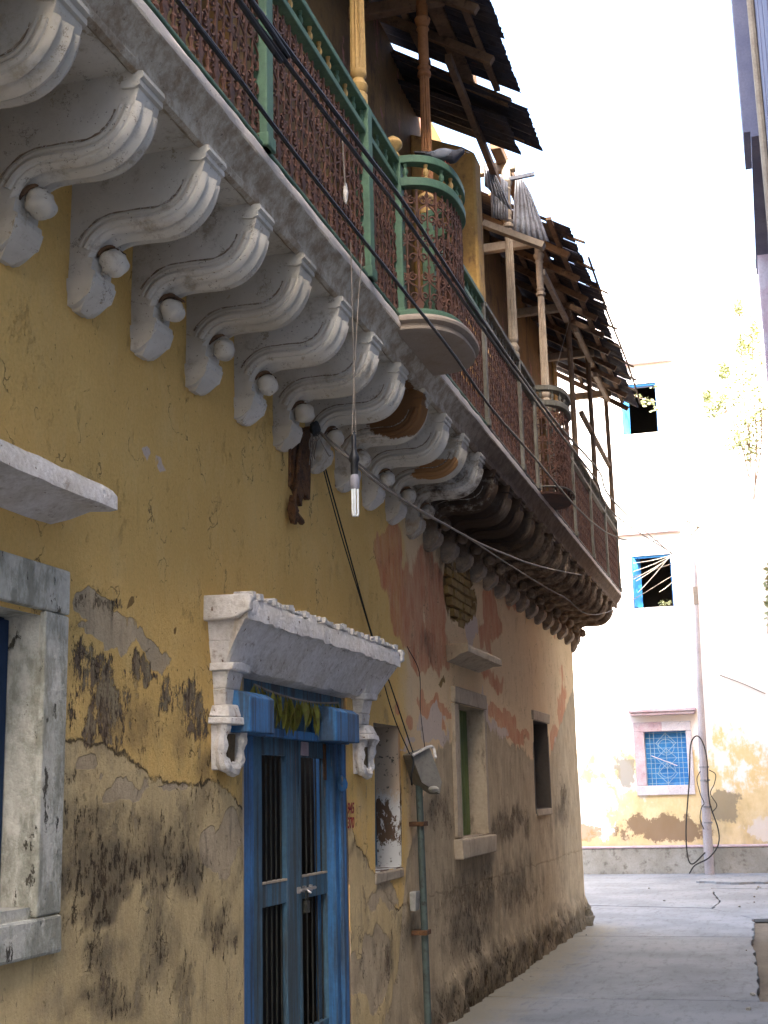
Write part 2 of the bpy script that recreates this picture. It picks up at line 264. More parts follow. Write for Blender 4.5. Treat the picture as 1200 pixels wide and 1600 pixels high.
# ------------------------------------------------------------------ mesh helpers
class MB:
    def __init__(s): s.v = []; s.f = []
    def add(s, v, f):
        k = len(s.v); s.v += [tuple(q) for q in v]; s.f += [tuple(k+i for i in q) for q in f]; return s
    def box(s, a, b, jit=0):
        x0, y0, z0 = a; x1, y1, z1 = b
        v = [(x, y, z) for x in (x0, x1) for y in (y0, y1) for z in (z0, z1)]
        if jit: v = [tuple(c+random.uniform(-jit, jit) for c in q) for q in v]
        return s.add(v, [(0, 1, 3, 2), (4, 6, 7, 5), (0, 4, 5, 1), (2, 3, 7, 6), (0, 2, 6, 4), (1, 5, 7, 3)])
    def bar(s, p, q, wd, hg, up=(0, 0, 1)):
        p = Vector(p); q = Vector(q); d = (q-p).normalized(); u = Vector(up)
        if abs(d.dot(u)) > .98: u = Vector((1, 0, 0))
        r = d.cross(u).normalized(); u = r.cross(d)
        v = [e+r*(a*wd/2)+u*(b*hg/2) for e in (p, q) for a in (-1, 1) for b in (-1, 1)]
        return s.add(v, [(0, 1, 3, 2), (4, 6, 7, 5), (0, 4, 5, 1), (2, 3, 7, 6), (0, 2, 6, 4), (1, 5, 7, 3)])
    def tube(s, pts, r, n=6, cap=True):
        pts = [Vector(p) for p in pts]; rr = r if isinstance(r, (list, tuple)) else [r]*len(pts)
        t0 = (pts[1]-pts[0]).normalized(); u = t0.orthogonal().normalized(); rings = []
        for i, p in enumerate(pts):
            t = (pts[min(i+1, len(pts)-1)]-pts[max(i-1, 0)]).normalized()
            u = (u-t*u.dot(t)).normalized(); w_ = t.cross(u)
            rings.append([p+(u*math.cos(2*math.pi*k/n)+w_*math.sin(2*math.pi*k/n))*rr[i] for k in range(n)])
        v = [q for g in rings for q in g]; f = []
        for i in range(len(pts)-1):
            for k in range(n): f.append((i*n+k, i*n+(k+1) % n, (i+1)*n+(k+1) % n, (i+1)*n+k))
        if cap: f += [tuple(range(n))[::-1], tuple((len(pts)-1)*n+k for k in range(n))]
        return s.add(v, f)
    def lathe(s, c, prof, n=12, flute=None, axis='z'):
        """prof = [(r, z)]; flute = (count, depth, z0, z1)"""
        v = []; f = []
        for (r, z) in prof:
            for k in range(n):
                a = 2*math.pi*k/n; q = r
                if flute and flute[2] <= z <= flute[3]: q = r*(1-flute[1]*(k % 2))
                v.append((c[0]+q*math.cos(a), c[1]+q*math.sin(a), c[2]+z))
        for i in range(len(prof)-1):
            for k in range(n): f.append((i*n+k, i*n+(k+1) % n, (i+1)*n+(k+1) % n, (i+1)*n+k))
        f += [tuple(range(n))[::-1], tuple((len(prof)-1)*n+k for k in range(n))]
        return s.add(v, f)
    def prism(s, poly, y0, y1, ax='y', jit=0):
        """polygon [(x,z)] extruded along y, or [(x,y)] along z"""
        n = len(poly)
        if ax == 'y': v = [(x, y0, z) for x, z in poly]+[(x, y1, z) for x, z in poly]
        elif ax == 'x': v = [(y0, x, z) for x, z in poly]+[(y1, x, z) for x, z in poly]
        else: v = [(x, y, y0) for x, y in poly]+[(x, y, y1) for x, y in poly]
        return s.add(v, [tuple(range(n)), tuple(range(2*n-1, n-1, -1))]+[(i, i+n, (i+1) % n+n, (i+1) % n) for i in range(n)])
    def run(s, poly, ys, jit=0, fn=None):
        """profile [(x,z)] swept along y through stations, jittered: an uneven cornice"""
        n = len(poly); v = []; f = []
        for i, y in enumerate(ys):
            for x, z in poly:
                j = (random.uniform(-jit, jit), random.uniform(-jit, jit)) if jit else (0, 0)
                if fn: x, z = fn(x, y, z)
                v.append((x+j[0], y, z+j[1]))
        for i in range(len(ys)-1):
            for k in range(n): f.append((i*n+k, (i+1)*n+k, (i+1)*n+(k+1) % n, i*n+(k+1) % n))
        f += [tuple(range(n)), tuple((len(ys)-1)*n+k for k in range(n))[::-1]]
        return s.add(v, f)
    def blob(s, c, r, nu=8, nv=6, jit=0):
        v = []; f = []
        for i in range(1, nv):
            t = math.pi*i/nv
            for k in range(nu):
                a = 2*math.pi*k/nu; j = 1+random.uniform(-jit, jit)
                v.append((c[0]+r[0]*j*math.sin(t)*math.cos(a), c[1]+r[1]*j*math.sin(t)*math.sin(a), c[2]+r[2]*j*math.cos(t)))
        for i in range(nv-2):
            for k in range(nu): f.append((i*nu+k, (i+1)*nu+k, (i+1)*nu+(k+1) % nu, i*nu+(k+1) % nu))
        v += [(c[0], c[1], c[2]+r[2]), (c[0], c[1], c[2]-r[2])]; t_ = len(v)-2
        f += [(t_, k, (k+1) % nu) for k in range(nu)]+[(t_+1, (nu*(nv-2))+(k+1) % nu, nu*(nv-2)+k) for k in range(nu)]
        return s.add(v, f)
    def mesh(s, name, mat, smooth=True, ang=38):
        m = bpy.data.meshes.new(name); m.from_pydata(s.v, [], s.f)
        bm_fix(m)
        if smooth:
            m.polygons.foreach_set('use_smooth', [True]*len(m.polygons))
            try: m.set_sharp_from_angle(angle=R_(ang))
            except Exception: pass
        m.materials.append(mat); return m
import bmesh
def bm_fix(m):
    b = bmesh.new(); b.from_mesh(m); bmesh.ops.recalc_face_normals(b, faces=b.faces); b.to_mesh(m); b.free()
WP = {}
def link(name, mesh, parent=None, loc=(0, 0, 0), rot=None, mat=None, label=None, bevel=0):
    """loc is in world space; a child's offset is taken from its parent's world place"""
    o = bpy.data.objects.new(name, mesh); COL.objects.link(o); WP[o.name] = Vector(loc)
    if parent is not None:
        o.parent = parent; o.location = Vector(loc)-WP[parent.name]
    else: o.location = loc
    if rot: o.rotation_euler = rot
    if label: o['label'] = label
    if bevel:
        b = o.modifiers.new('edge', 'BEVEL'); b.width = bevel; b.segments = 2; b.limit_method = 'ANGLE'; b.angle_limit = R_(40)
    return o
def part(name, mb, mat, parent, loc=(0, 0, 0), smooth=True, bevel=0, label=None, world=True):
    """world=True: mb is in world coordinates; its origin is put at its own base"""
    if world:
        a = np.array(mb.v); c = Vector(((a[:, 0].min()+a[:, 0].max())/2, (a[:, 1].min()+a[:, 1].max())/2, a[:, 2].min()))
        mb.v = [tuple(Vector(q)-c) for q in mb.v]; loc = c
    return link(name, mb.mesh(name, mat, smooth), parent, loc, label=label, bevel=bevel)
def thing(name, label, cat, loc=(0, 0, 0), group=None):
    o = bpy.data.objects.new(name, None); COL.objects.link(o); o.location = loc; WP[o.name] = Vector(loc)
    o.empty_display_size = .2; o['label'] = label; o['category'] = cat
    if group: o['group'] = group
    return o
def tag(o, label, cat, group=None):
    o['label'] = label; o['category'] = cat
    if group: o['group'] = group
    return o
def catmull(P, n=6):
    P = [Vector(p) for p in P]; Q = [P[0]*2-P[1]]+P+[P[-1]*2-P[-2]]; out = []
    for i in range(1, len(Q)-2):
        for k in range(n):
            t = k/n; a, b, c, d = Q[i-1], Q[i], Q[i+1], Q[i+2]
            out.append(.5*((2*b)+(c-a)*t+(2*a-5*b+4*c-d)*t*t+(3*b-a-3*c+d)*t**3))
    return out+[P[-1]]
def sag(a, b, s, n=14):
    a = Vector(a); b = Vector(b)
    return [a.lerp(b, i/n)-Vector((0, 0, s*4*(i/n)*(1-i/n))) for i in range(n+1)]

# ================================================================== ground and paving
g = MB(); g.add([(-150, -150, -.06), (150, -150, -.06), (150, 200, -.06), (-150, 200, -.06)], [(0, 1, 2, 3)])
o = link('ground', g.mesh('ground', EARTH, False)); o['kind'] = 'structure'
road = bpy.data.objects.new('road', None); COL.objects.link(road); road['kind'] = 'structure'; WP['road'] = Vector((0, 0, 0))
def ragged(a, b, n, amp):
    a = Vector(a); b = Vector(b); d = (b-a); nn = Vector((-d.y, d.x)).normalized()
    return [a.lerp(b, i/n)+nn*(random.uniform(-amp, amp) if 0 < i < n else 0) for i in range(n)]
def slab(corners, ns, amps, top=0., name='paving_slab', mat=ROAD):
    P = []
    for i in range(len(corners)): P += ragged(corners[i], corners[(i+1) % len(corners)], ns[i], amps[i])
    m = MB(); m.prism([(p.x, p.y) for p in P], -.05, top, 'z'); return part(name, m, mat, road, smooth=False, bevel=.006)
XL = -2.62
slab([(XL, -6), (1.9, -6), (1.9, 4.2), (XL, 4.2)], [3, 3, 8, 3], [0, 0, .004, 0])
slab([(XL, 4.212), (1.2, 4.212), (1.2, 11.16), (XL, 11.165)], [6, 3, 26, 3], [.004, 0, .004, 0], .004)
slab([(XL, 11.245), (-.26, 11.24), (-.40, 15.88), (XL, 15.90)], [26, 24, 18, 3], [.004, .02, .003, 0])
slab([(XL, 15.95), (-.40, 15.93), (-.42, 18.1), (-1.0, 19.6), (XL-.4, 20.2)], [18, 14, 8, 12, 3], [.003, .025, .012, .012, 0], -.002)
slab([(-9, 20.9), (XL-.42, 20.22), (-1.0, 19.62), (-.95, 20.8), (-1.2, 23.6), (-3.4, 24.2), (-9, 24.6)], [3, 10, 8, 12, 12, 10, 1], [0, .012, .02, .02, .02, .012, 0], .003)
slab([(-.98, 19.6), (-.41, 18.15), (1.0, 18.5), (3.5, 21), (3.5, 23.4), (.4, 23.2), (-1.18, 23.55), (-.93, 20.8)], [8, 6, 6, 3, 3, 8, 10, 10], [.012, .02, .02, .03, .03, .03, .02, .02], -.008)
slab([(-9, 24.62), (-3.4, 24.22), (-1.2, 23.62), (.4, 23.3), (3.5, 23.5), (3.5, 27.64), (-9, 27.64)], [6, 10, 10, 8, 1, 8, 1], [.01, .02, .02, .02, 0, .0, 0], -.004)
slab([(-1.5, 24.9), (-.9, 24.4), (0.2, 24.6), (.5, 25.6), (-.6, 26.1), (-1.3, 25.8)], [8]*6, [.05]*6, .035, 'raised_slab')

for k in range(13):
    y = random.uniform(10.5, 24); x = random.choice([random.uniform(-2.3, -2.0), random.uniform(-.5, -.3), random.uniform(-2.3, -.3)]); r_ = random.uniform(.008, .025)
    m = MB(); m.blob((x, y, r_*.4+.002), (r_, r_*random.uniform(.7, 1.5), r_*.6), 6, 4, .3); part('pebble', m, random.choice([EARTH, CEMENT]) if 'CEMENT' in globals() else EARTH, road)

# ================================================================== the balcony house
WX = -2.4; WY1 = 17.25
H = thing('balcony_house', 'long ochre stuccoed house with carved corbels, iron railed balcony and blue double door', 'house', (WX, 7, 0))
OPEN = [(2.6, 4.11, 1.27, 2.24), (5.97, 7.56, -.2, 2.185), (8.14, 8.745, 1.15, 2.055), (10.52, 11.48, 1.27, 2.31), (14.06, 15.0, 1.44, 2.345)]
def wp(x, y):
    q = at(0, WX, x, y); return q.y, q.z
def wall_mesh():
    def lines(a, b, st, extra):
        L = sorted(set([round(v, 4) for v in np.arange(a, b, st)]+[round(e, 4) for e in extra]+[round(b, 4)]))
        K = [L[0]]
        for v in L[1:]:
            if v-K[-1] < st*.35:
                if v in [round(e, 4) for e in extra]: K[-1] = v
                continue
            K.append(v)
        return np.array(K)
    ys = lines(-3, WY1, .04, [o_[i] for o_ in OPEN for i in (0, 1)]); zs = lines(-.1, 4.12, .04, [o_[i] for o_ in OPEN for i in (2, 3)])
    Y, Z = np.meshgrid(ys, zs, indexing='ij')
    def vn(sc, seed, oct=3):
        r = np.random.default_rng(seed); out = np.zeros_like(Y); amp = 1.
        for k in range(oct):
            G = r.standard_normal((400, 120)); yy = (Y+5)*sc; zz = (Z+2)*sc; i = np.floor(yy).astype(int); j = np.floor(zz).astype(int); u = yy-i; v = zz-j
            u = u*u*(3-2*u); v = v*v*(3-2*v); i %= 399; j %= 119
            out += amp*((G[i, j]*(1-u)+G[i+1, j]*u)*(1-v)+(G[i, j+1]*(1-u)+G[i+1, j+1]*u)*v); sc *= 2; amp *= .5
        return out
    X = np.full_like(Y, WX)+vn(.8, 3, 2)*.006+vn(4, 5, 2)*.0022
    Yw = Y+vn(3.1, 21, 4)*.075*(1+Y*.05); Zw = Z+vn(3.7, 22, 4)*.055
    ss = lambda a, b, v: (lambda t: t*t*(3-2*t))(np.clip((v-a)/(b-a), 0, 1))
    def el(px, py, rx, ry):
        """elliptic patch measured in the photo, carried to the wall's own metres"""
        y0, z0 = wp(px, py); y1, _ = wp(px+rx, py); y2, _ = wp(px-rx, py); _, z1 = wp(px, py-ry); _, z2 = wp(px, py+ry)
        d = np.sqrt(((Yw-y0)/((y1-y2)/2))**2+((Zw-z0)/((z1-z2)/2))**2); return np.clip(1.5-d, 0, 1.5)
    Zr = np.zeros_like(Y); mx = np.maximum.reduce
    # grey cement: low band beyond the door, patches near the first window
    gz = np.interp(Y, [-3, 5.9, 8.6, 8.9, 9.9, 10.4, 11.6, 12.5, 13.9, 15.1, 15.8, 17.3], [-1, -1, .5, 1.2, 1.95, 2.05, 2.2, 2.1, 1.95, 2.0, 2.3, 3.0])
    grey = np.clip(.5+(gz-Z)*2.2, 0, .95)
    grey = np.where(Y > 8.7, grey, np.clip(.5+(gz-Z)*1.5, 0, .9))
    grey = mx([grey, el(145, 970, 25, 25)*.95, el(160, 1015, 50, 18)*.9, el(225, 1030, 40, 20)*.75, el(205, 1215, 45, 17), el(130, 1180, 40, 10)*.8, el(345, 1310, 22, 45)*1.1, el(290, 1225, 40, 8)*.6, el(185, 1000, 45, 14)*.6, el(585, 1510, 25, 60)*.9, el(600, 1400, 30, 30)*.7])
    peel = mx([Zr, el(140, 1080, 48, 40), el(175, 1115, 42, 42), el(255, 1080, 20, 36), el(300, 1095, 26, 55), el(215, 1055, 34, 14)*.9, el(145, 1140, 18, 34)*.9, el(335, 1130, 14, 70)*.8, el(110, 1060, 14, 50)*.8, el(160, 970, 44, 20)*.8, el(270, 1165, 20, 18)*.55, el(60, 1100, 30, 30)*.5, el(150, 1200, 60, 8)*.5,
               el(700, 1270, 30, 60)*.55, el(790, 1290, 60, 26)*.7, el(740, 1400, 70, 60)*.6, el(880, 1250, 14, 40)*.7, el(820, 1400, 50, 40)*.6, el(560, 1290, 10, 40)*.5, el(650, 1250, 14, 30)*.5, el(640, 1440, 16, 60)*.5, el(595, 1500, 20, 50)*.6, el(350, 1460, 18, 80)*.6, el(160, 1560, 60, 40)*.6, el(290, 1530, 40, 30)*.5, el(70, 1560, 50, 40)*.4])
    bl = [wp(x, y) for x, y in ((0, 1150), (95, 1160), (160, 1165), (200, 1185), (240, 1222), (340, 1222), (375, 1262))]
    zb_l = np.interp(Y, [q[0] for q in bl]+[6.1, 7.5, 7.7, 8.6], [q[1] for q in bl]+[1.6, 1.6, 1.35, .9]); band = np.clip(.5+(zb_l-Z)*3.2, 0, 1)
    dark = mx([Zr, el(335, 1160, 14, 60)*.4,
               el(180, 1365, 120, 60)*.74, el(250, 1340, 80, 75)*.66, el(300, 1360, 60, 45)*.6, el(140, 1300, 60, 50)*.56, el(190, 1420, 100, 16)*.8, el(215, 1265, 80, 40)*.42, el(120, 1210, 50, 40)*.4, el(240, 1480, 120, 60)*.36, el(110, 1450, 30, 60)*.4, el(230, 1130, 100, 60)*.42, el(330, 1190, 30, 60)*.45, el(345, 1220, 26, 12)*.5,
               el(150, 1500, 25, 60)*.6, el(170, 1570, 45, 30)*.62, el(130, 1590, 40, 30)*.5, el(285, 1520, 40, 30)*.5, el(350, 1440, 20, 60)*.55,
               el(345, 1300, 40, 78)*.85-el(345, 1305, 24, 52)*.9, el(750, 1260, 12, 60)*.3, el(545, 1330, 14, 20)*.55, el(605, 1500, 20, 70)*.4,
               el(650, 1440, 12, 40)*.5, el(685, 1260, 22, 40)*.5, el(790, 1290, 60, 30)*.5, el(745, 1400, 60, 70)*.55, el(735, 1460, 50, 60)*.6, el(800, 1380, 50, 60)*.5, el(880, 1270, 12, 30)*.5, el(700, 860, 50, 70)*.45, el(670, 1010, 26, 22)*.4, el(660, 800, 40, 30)*.3])
    base = np.interp(Y, [8, 9.5, 11, 17.3], [0, .3, .42, .36]); dark = np.maximum(dark, np.where(Y > 8.2, np.clip((base+.25-Z)*1.6, 0, .78), 0))
    dark = np.maximum(dark, .22*ss(9.5, 11, Y)*ss(1.9, 1.3, Z))
    red = mx([Zr, el(612, 870, 16, 80), el(640, 960, 26, 60), el(655, 1010, 20, 40)*.95, el(672, 900, 34, 70)*.85, el(690, 990, 22, 60)*.8, el(770, 960, 12, 40), el(760, 1000, 10, 30)*.8, el(800, 930, 22, 30)*.85, el(682, 1105, 26, 10), el(657, 1095, 7, 14)*.95, el(633, 1120, 9, 18)*.8,
              el(780, 1118, 20, 14), el(812, 1155, 16, 14), el(795, 1135, 16, 12), el(868, 975, 10, 18)*.85, el(878, 1110, 5, 60)*.9, el(868, 1160, 6, 25)*.9, el(770, 1060, 30, 20)*.55, el(870, 1390, 4, 50)*.8, el(720, 830, 40, 30)*.6])
    pale = mx([Zr, el(680, 1130, 26, 22), el(775, 1145, 30, 16)*.8, el(740, 985, 12, 36)*.95, el(872, 1185, 6, 30)*.9, el(757, 1120, 4, 45)*.9, el(725, 940, 8, 60)*.6, el(225, 715, 14, 24)*.62, el(640, 1160, 20, 8)*.7])
    wash = mx([ss(2.2, 1.5, Z)*.35, .8*ss(8.2, 9.4, Y), el(150, 1250, 70, 50)*.8])
    brn = mx([Zr, el(215, 983, 20, 5)*.9, el(266, 995, 16, 4)*.9, el(722, 930, 26, 50)*.95, el(170, 1120, 22, 14)*.8, el(690, 1060, 10, 10)*.6, el(913, 1185, 3, 10)*1.])
    def col(A, B, C):
        q = np.ones((*A.shape, 4), np.float32); q[..., 0] = A; q[..., 1] = B; q[..., 2] = C; return np.clip(q, 0, 1).reshape(-1, 4)
    # the foot of the wall: a rough plinth of stones and lost plaster
    rough = np.clip((base-Z)/.12, 0, 1)*(Y > 8.4)
    X = X+rough*(.03+vn(7, 9, 3)*.016); X = X-np.clip(grey-.5, 0, .2)*.02
    brk = (el(722, 930, 26, 48) > .62); X = np.where(brk, X-.045, X)
    V = np.stack([X, Y, Z], -1).reshape(-1, 3); ny, nz = Y.shape; F_ = []
    for i in range(ny-1):
        yc = (ys[i]+ys[i+1])/2; op = [o_ for o_ in OPEN if o_[0] < yc < o_[1]]
        for j in range(nz-1):
            zc = (zs[j]+zs[j+1])/2
            if any(o_[2] < zc < o_[3] for o_ in op): continue
            F_.append((i*nz+j, (i+1)*nz+j, (i+1)*nz+j+1, i*nz+j+1))
    m = bpy.data.meshes.new('wall'); m.from_pydata(V.tolist(), [], F_)
    for nm, c in (('stain_a', col(grey, dark, red)), ('stain_b', col(wash, brn, pale)), ('stain_c', col(peel, band, Zr))):
        at_ = m.color_attributes.new(nm, 'FLOAT_COLOR', 'POINT'); at_.data.foreach_set('color', c.ravel())
    m.polygons.foreach_set('use_smooth', [True]*len(m.polygons)); m.materials.append(WALL); return m
me = wall_mesh(); wo_ = bpy.data.objects.new('wall', me); COL.objects.link(wo_); wo_.parent = H; wo_.location = -Vector((WX, 7, 0)); WP['wall'] = Vector((0, 0, 0))

def reveal(o_, d, mats, back, gap=.0):
    y0, y1, z0, z1 = o_; x = WX-.002; xi = WX-d; m = MB()
    for a, b, c_ in (((x, y0-.01, z0), (xi, y0-.01, z1), 0), ):
        pass
    t = .05
    m.box((xi, y0-t, z0-t), (x, y0, z1+t)); m.box((xi, y1, z0-t), (x, y1+t, z1+t)); m.box((xi, y0, z0-t), (x, y1, z0)); m.box((xi, y0, z1), (x, y1, z1+t))
    part('reveal', m, mats, H, smooth=False)
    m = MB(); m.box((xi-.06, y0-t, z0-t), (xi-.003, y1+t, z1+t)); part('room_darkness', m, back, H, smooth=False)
def mix_reveal():
    """half whitewashed, half bare: the niche beside the door and first window jamb"""
    m = NM('blotched_reveal_plaster', .9); n = m.noise(5, 9, .7, (1, 1, .5)); p = m.sep(m.pos)
    c = m.mix(m.step(m.math('ADD', p[2], m.math('MULTIPLY', m.math('SUBTRACT', n, .5), 1.6)), 1.55, 1.75), m.mix(m.step(n, .47, .5), (.10, .06, .035), (.50, .49, .46)), (.44, .34, .24))
    c = m.mix(m.step(m.noise(30, 6, .7), .58, .66), c, (.1, .085, .06)); m.bump(n, .4, .01); return m.col(c)
MIXR = mix_reveal()
reveal(OPEN[0], .14, WINWHITE, DARKBLUE); reveal(OPEN[2], .19, MIXR, DARK); reveal(OPEN[3], .17, TAN, DARK); reveal(OPEN[4], .36, INROOM, DARK)
# end wall, roof body behind
m = MB(); m.box((-9, WY1-.3, -.1), (WX-.004, WY1+.03, 7.2), 0); part('end_wall', m, YELPLAS, H, smooth=False)
m = MB()
for k in range(2):          # lost corner plaster, lumpy quoins
    z = k*.13+random.uniform(-.05, .05); d = (.07, .05, .05, .06, .035, .02, .03, .015, .02)[k]
    m.blob((WX-.02+d*.35, WY1-.04, z+.03), (.05+d*.9, .09+d*.8, random.uniform(.09, .16)), 9, 6, .22)
part('corner_rubble', m, STONE, H, label='lumpy weathered rubble at the far corner')
# exposed bricks in the broken render
bm_ = MB(); bm_.box((0, 0, 0), (.05, .2, .062), .004); brick_mesh = bm_.mesh('brick', BRICK)
ya, zb = wp(722, 930)
row = 0; z = zb-.36
while z < zb+.42:
    y = ya-.5+(row % 2)*.11
    while y < ya+.55:
        if ((y+.1-ya)/.5)**2+((z-zb)/.40)**2 < .8: 
            o = link('brick', brick_mesh, H, (WX-.05+random.uniform(-.012, .006), y+random.uniform(-.006, .006), z), (random.uniform(-.03, .03), 0, random.uniform(-.04, .04)))
        y += .222
    z += .078; row += 1

# --- first window (left edge of the picture)
def frame4(y0, y1, z0, z1, w_, x0, x1, nm, mat, par, sillh=None, jit=.004):
    """surround of four stones butted end to end"""
    sh = sillh or w_
    for a, b in (((x0, y0, z0), (x1, y0+w_, z1-w_)), ((x0, y1-w_, z0+0), (x1, y1, z1-w_)), ((x0, y0, z1-w_+.002), (x1+.003, y1, z1))):
        m = MB(); m.box(a, b, jit); part(nm, m, mat, par, smooth=False, bevel=.008)
w1 = link('window', None, H, (WX, 3.4, 1.2)); w1['label'] = 'window with thick mouldy white stone surround'
frame4(2.45, 4.275, 1.235, 2.42, .165, WX-.02, WX+.022, 'surround', WINWHITE, w1)
m = MB(); m.box((WX-.02, 2.4, 1.115), (WX+.024, 4.277, 1.232), .006); part('sill', m, WINWHITE, w1, smooth=False, bevel=.012)
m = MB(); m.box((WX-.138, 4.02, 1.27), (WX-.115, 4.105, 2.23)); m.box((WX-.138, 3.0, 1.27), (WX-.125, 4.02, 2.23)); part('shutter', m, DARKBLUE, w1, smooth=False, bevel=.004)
def hood(y0, y1, z0, z1, pr, mat, par, jit=.003, lip=.05, name='hood'):
    """cove cornice over an opening, closed with mitred ends"""
    prof = [(0, z0), (pr*.32, z0+.02), (pr*.62, (z0*1.2+z1*.8)/2), (pr*.9, z1-lip*1.3), (pr, z1-lip*1.25), (pr, z1-lip*.35), (pr*.93, z1), (0, z1+.006)]
    n = len(prof); ys = np.linspace(0, 1, max(6, int((y1-y0)/.07))); v = []; f = []
    for t in ys:
        for k, (dx, z) in enumerate(prof):
            ins = (pr-dx)*.55; y = (y0+ins)*(1-t)+(y1-ins)*t
            j = random.uniform(-jit, jit) if 0 < dx else 0
            v.append((WX-.01+dx+j, y, z+(random.uniform(-jit, jit)*1.6 if k > 4 else j)))
    for i in range(len(ys)-1):
        for k in range(n-1): f.append((i*n+k, (i+1)*n+k, (i+1)*n+k+1, i*n+k+1))
    f += [tuple(range(n)), tuple((len(ys)-1)*n+k for k in range(n))[::-1]]
    m = MB(); m.add(v, f); return part(name, m, mat, par)
hood(2.2, 4.27, 2.565, 2.70, .215, WHITE, w1, .003, .06)
# --- window with green shutter
w3 = link('window', None, H, (WX, 11, 1.2)); w3['label'] = 'tall window with tan stone surround and olive green shutter'
m = MB(); m.box((WX-.01, 10.34, 2.312), (WX+.03, 11.56, 2.44), .004); part('lintel', m, TAN, w3, smooth=False, bevel=.008)
for a, b in ((10.34, 10.515), (11.485, 11.56)):
    m = MB(); m.box((WX-.01, a, 1.275), (WX+.022, b, 2.308), .004); part('surround', m, TAN, w3, smooth=False, bevel=.006)
m = MB(); m.box((WX-.3, 10.3, 1.115), (WX+.06, 11.62, 1.265), .006); part('sill', m, TAN, w3, smooth=False, bevel=.01)
for k in range(8):
    m = MB(); a = 10.54+k*.115; m.box((WX-.165, a, 1.27), (WX-.13, a+.108, 2.30)); part('shutter_board', m, GREENSH, w3, smooth=False, bevel=.004)
hood(10.15, 11.5, 2.62, 2.745, .20, TAN, w3, .003, .05)
# --- last window
w4 = link('window', None, H, (WX, 14.5, 1.4)); w4['label'] = 'narrow unframed dark window near the far corner'
m = MB(); m.box((WX-.01, 13.98, 2.35), (WX+.022, 15.05, 2.45), .004); part('lintel', m, TAN, w4, smooth=False, bevel=.006)
m = MB(); m.box((WX-.3, 14.06, 1.37), (WX+.012, 15.0, 1.435)); part('sill', m, TAN, w4, smooth=False, bevel=.006)
m = MB(); m.box((WX-.28, 14.1, 1.44), (WX-.25, 14.5, 2.33)); part('shutter', m, BWOOD, w4, smooth=False)
# --- niche window's blue edge
w2 = link('window', None, H, (WX, 8.4, 1.15)); w2['label'] = 'narrow deep unframed slot window beside the door'
m = MB(); m.box((WX-.185, 8.15, 1.16), (WX-.165, 8.74, 2.05)); part('shutter', m, BLUEL, w2, smooth=False)
m = MB(); m.box((WX-.2, 8.12, 1.08), (WX+.012, 8.76, 1.145), .006); part('sill', m, TAN, w2, smooth=False, bevel=.01)

# --- door
D = link('door', None, H, (WX, 6.8, 0)); D['label'] = 'blue double door with barred openings and carved white hood'
def dy(px): return at(0, WX-.06, px, 1250).y
def dz(px, py): return at(0, WX-.06, px, py).z
m = MB(); m.box((WX-.14, 6.0, 0), (WX-.02, 6.17, 1.93)); part('jamb', m, BLUE, D, smooth=False, bevel=.006)
m = MB(); m.box((WX-.14, 7.40, 0), (WX-.012, 7.462, 1.93)); part('jamb', m, BLUE, D, smooth=False, bevel=.006)
m = MB(); m.box((WX-.10, 7.464, 0), (WX+.010, 7.545, 1.93)); part('jamb', m, BLUE, D, smooth=False, bevel=.006)
m = MB(); m.box((WX-.14, 6.0, 1.932), (WX-.01, 7.545, 2.2)); part('lintel', m, BLUEL, D, smooth=False, bevel=.006)
m = MB(); m.box((WX-.012, 6.0, 1.90), (WX+.03, 7.56, 1.945)); part('drip_rail', m, BLUE, D, smooth=False, bevel=.005)
for a, b in ((5.72, 6.03), (6.98, 7.40)):
    m = MB(); m.prism([(WX-.01, 1.90), (WX+.14, 1.90), (WX+.14, 2.06), (WX+.10, 2.085), (WX-.01, 2.10)], a, b); part('lintel_block', m, BLUE, D, bevel=.006)
for (a, b, zz) in ((7.78, 7.625, 0), ):
    m = MB(); m.box((WX-.13, 7.547, -.1), (WX-.003, 7.60, 2.2)); part('jamb_plaster', m, TAN, D, smooth=False)
m = MB(); m.box((WX-.13, 5.93, -.1), (WX-.003, 5.998, 2.2)); part('jamb_plaster', m, TAN, D, smooth=False)
XF = WX-.065; TH = .035
def leaf(y0, y1, oy0, oy1, nm):
    L = link('door_leaf', None, D, (XF, y0, 0))
    zt = 1.915; za, zb_, zc, zd, ze = 1.82, 1.19, 1.08, .42, .30
    bits = [((y0, .1, ), (oy0, zt)), ((oy1, .1), (y1, zt))]
    m = MB()
    m.box((XF-TH, y0, .06), (XF, oy0, zt)); m.box((XF-TH, oy1, .06), (XF, y1, zt))
    m.box((XF-TH, oy0, za), (XF-.002, oy1, zt)); m.box((XF-TH, oy0, zc), (XF-.002, oy1, zb_)); m.box((XF-TH, oy0, .06), (XF-.002, oy1, zd))
    o = part('door_leaf', m, BLUEL, D, smooth=False, bevel=.004)
    bpy.data.objects.remove(L)
    n = 5
    for k in range(n):
        y = oy0+(k+.5)*(oy1-oy0)/n
        for a, b in ((zb_, za), (zd, zc)):
            m = MB(); m.tube([(XF-.02, y, a-.004), (XF-.02, y, b+.004)], .0055, 8); part('door_bar', m, IRON, D)
    m = MB(); m.box((XF-.03, oy0-.001, zb_), (XF+.001, oy1+.001, zb_+.010)); part('ledge', m, TAN, D, smooth=False)
IRON = worn('dull_iron_bar', (.05, .05, .04), (.035, .035, .03), (.04, .03, .02), 12, .5, rough=.5, metal=.5)
ym = dy(468)
leaf(6.175, ym-.004, dy(411), dy(449), 0); leaf(ym+.004, 7.398, dy(472), dy(511), 1)
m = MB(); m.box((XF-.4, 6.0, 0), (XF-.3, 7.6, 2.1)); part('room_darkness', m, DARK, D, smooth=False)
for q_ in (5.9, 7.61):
    m = MB(); m.box((XF-.3, q_, 0), (XF-.05, q_+.09, 2.1)); part('room_darkness', m, DARK, D, smooth=False)
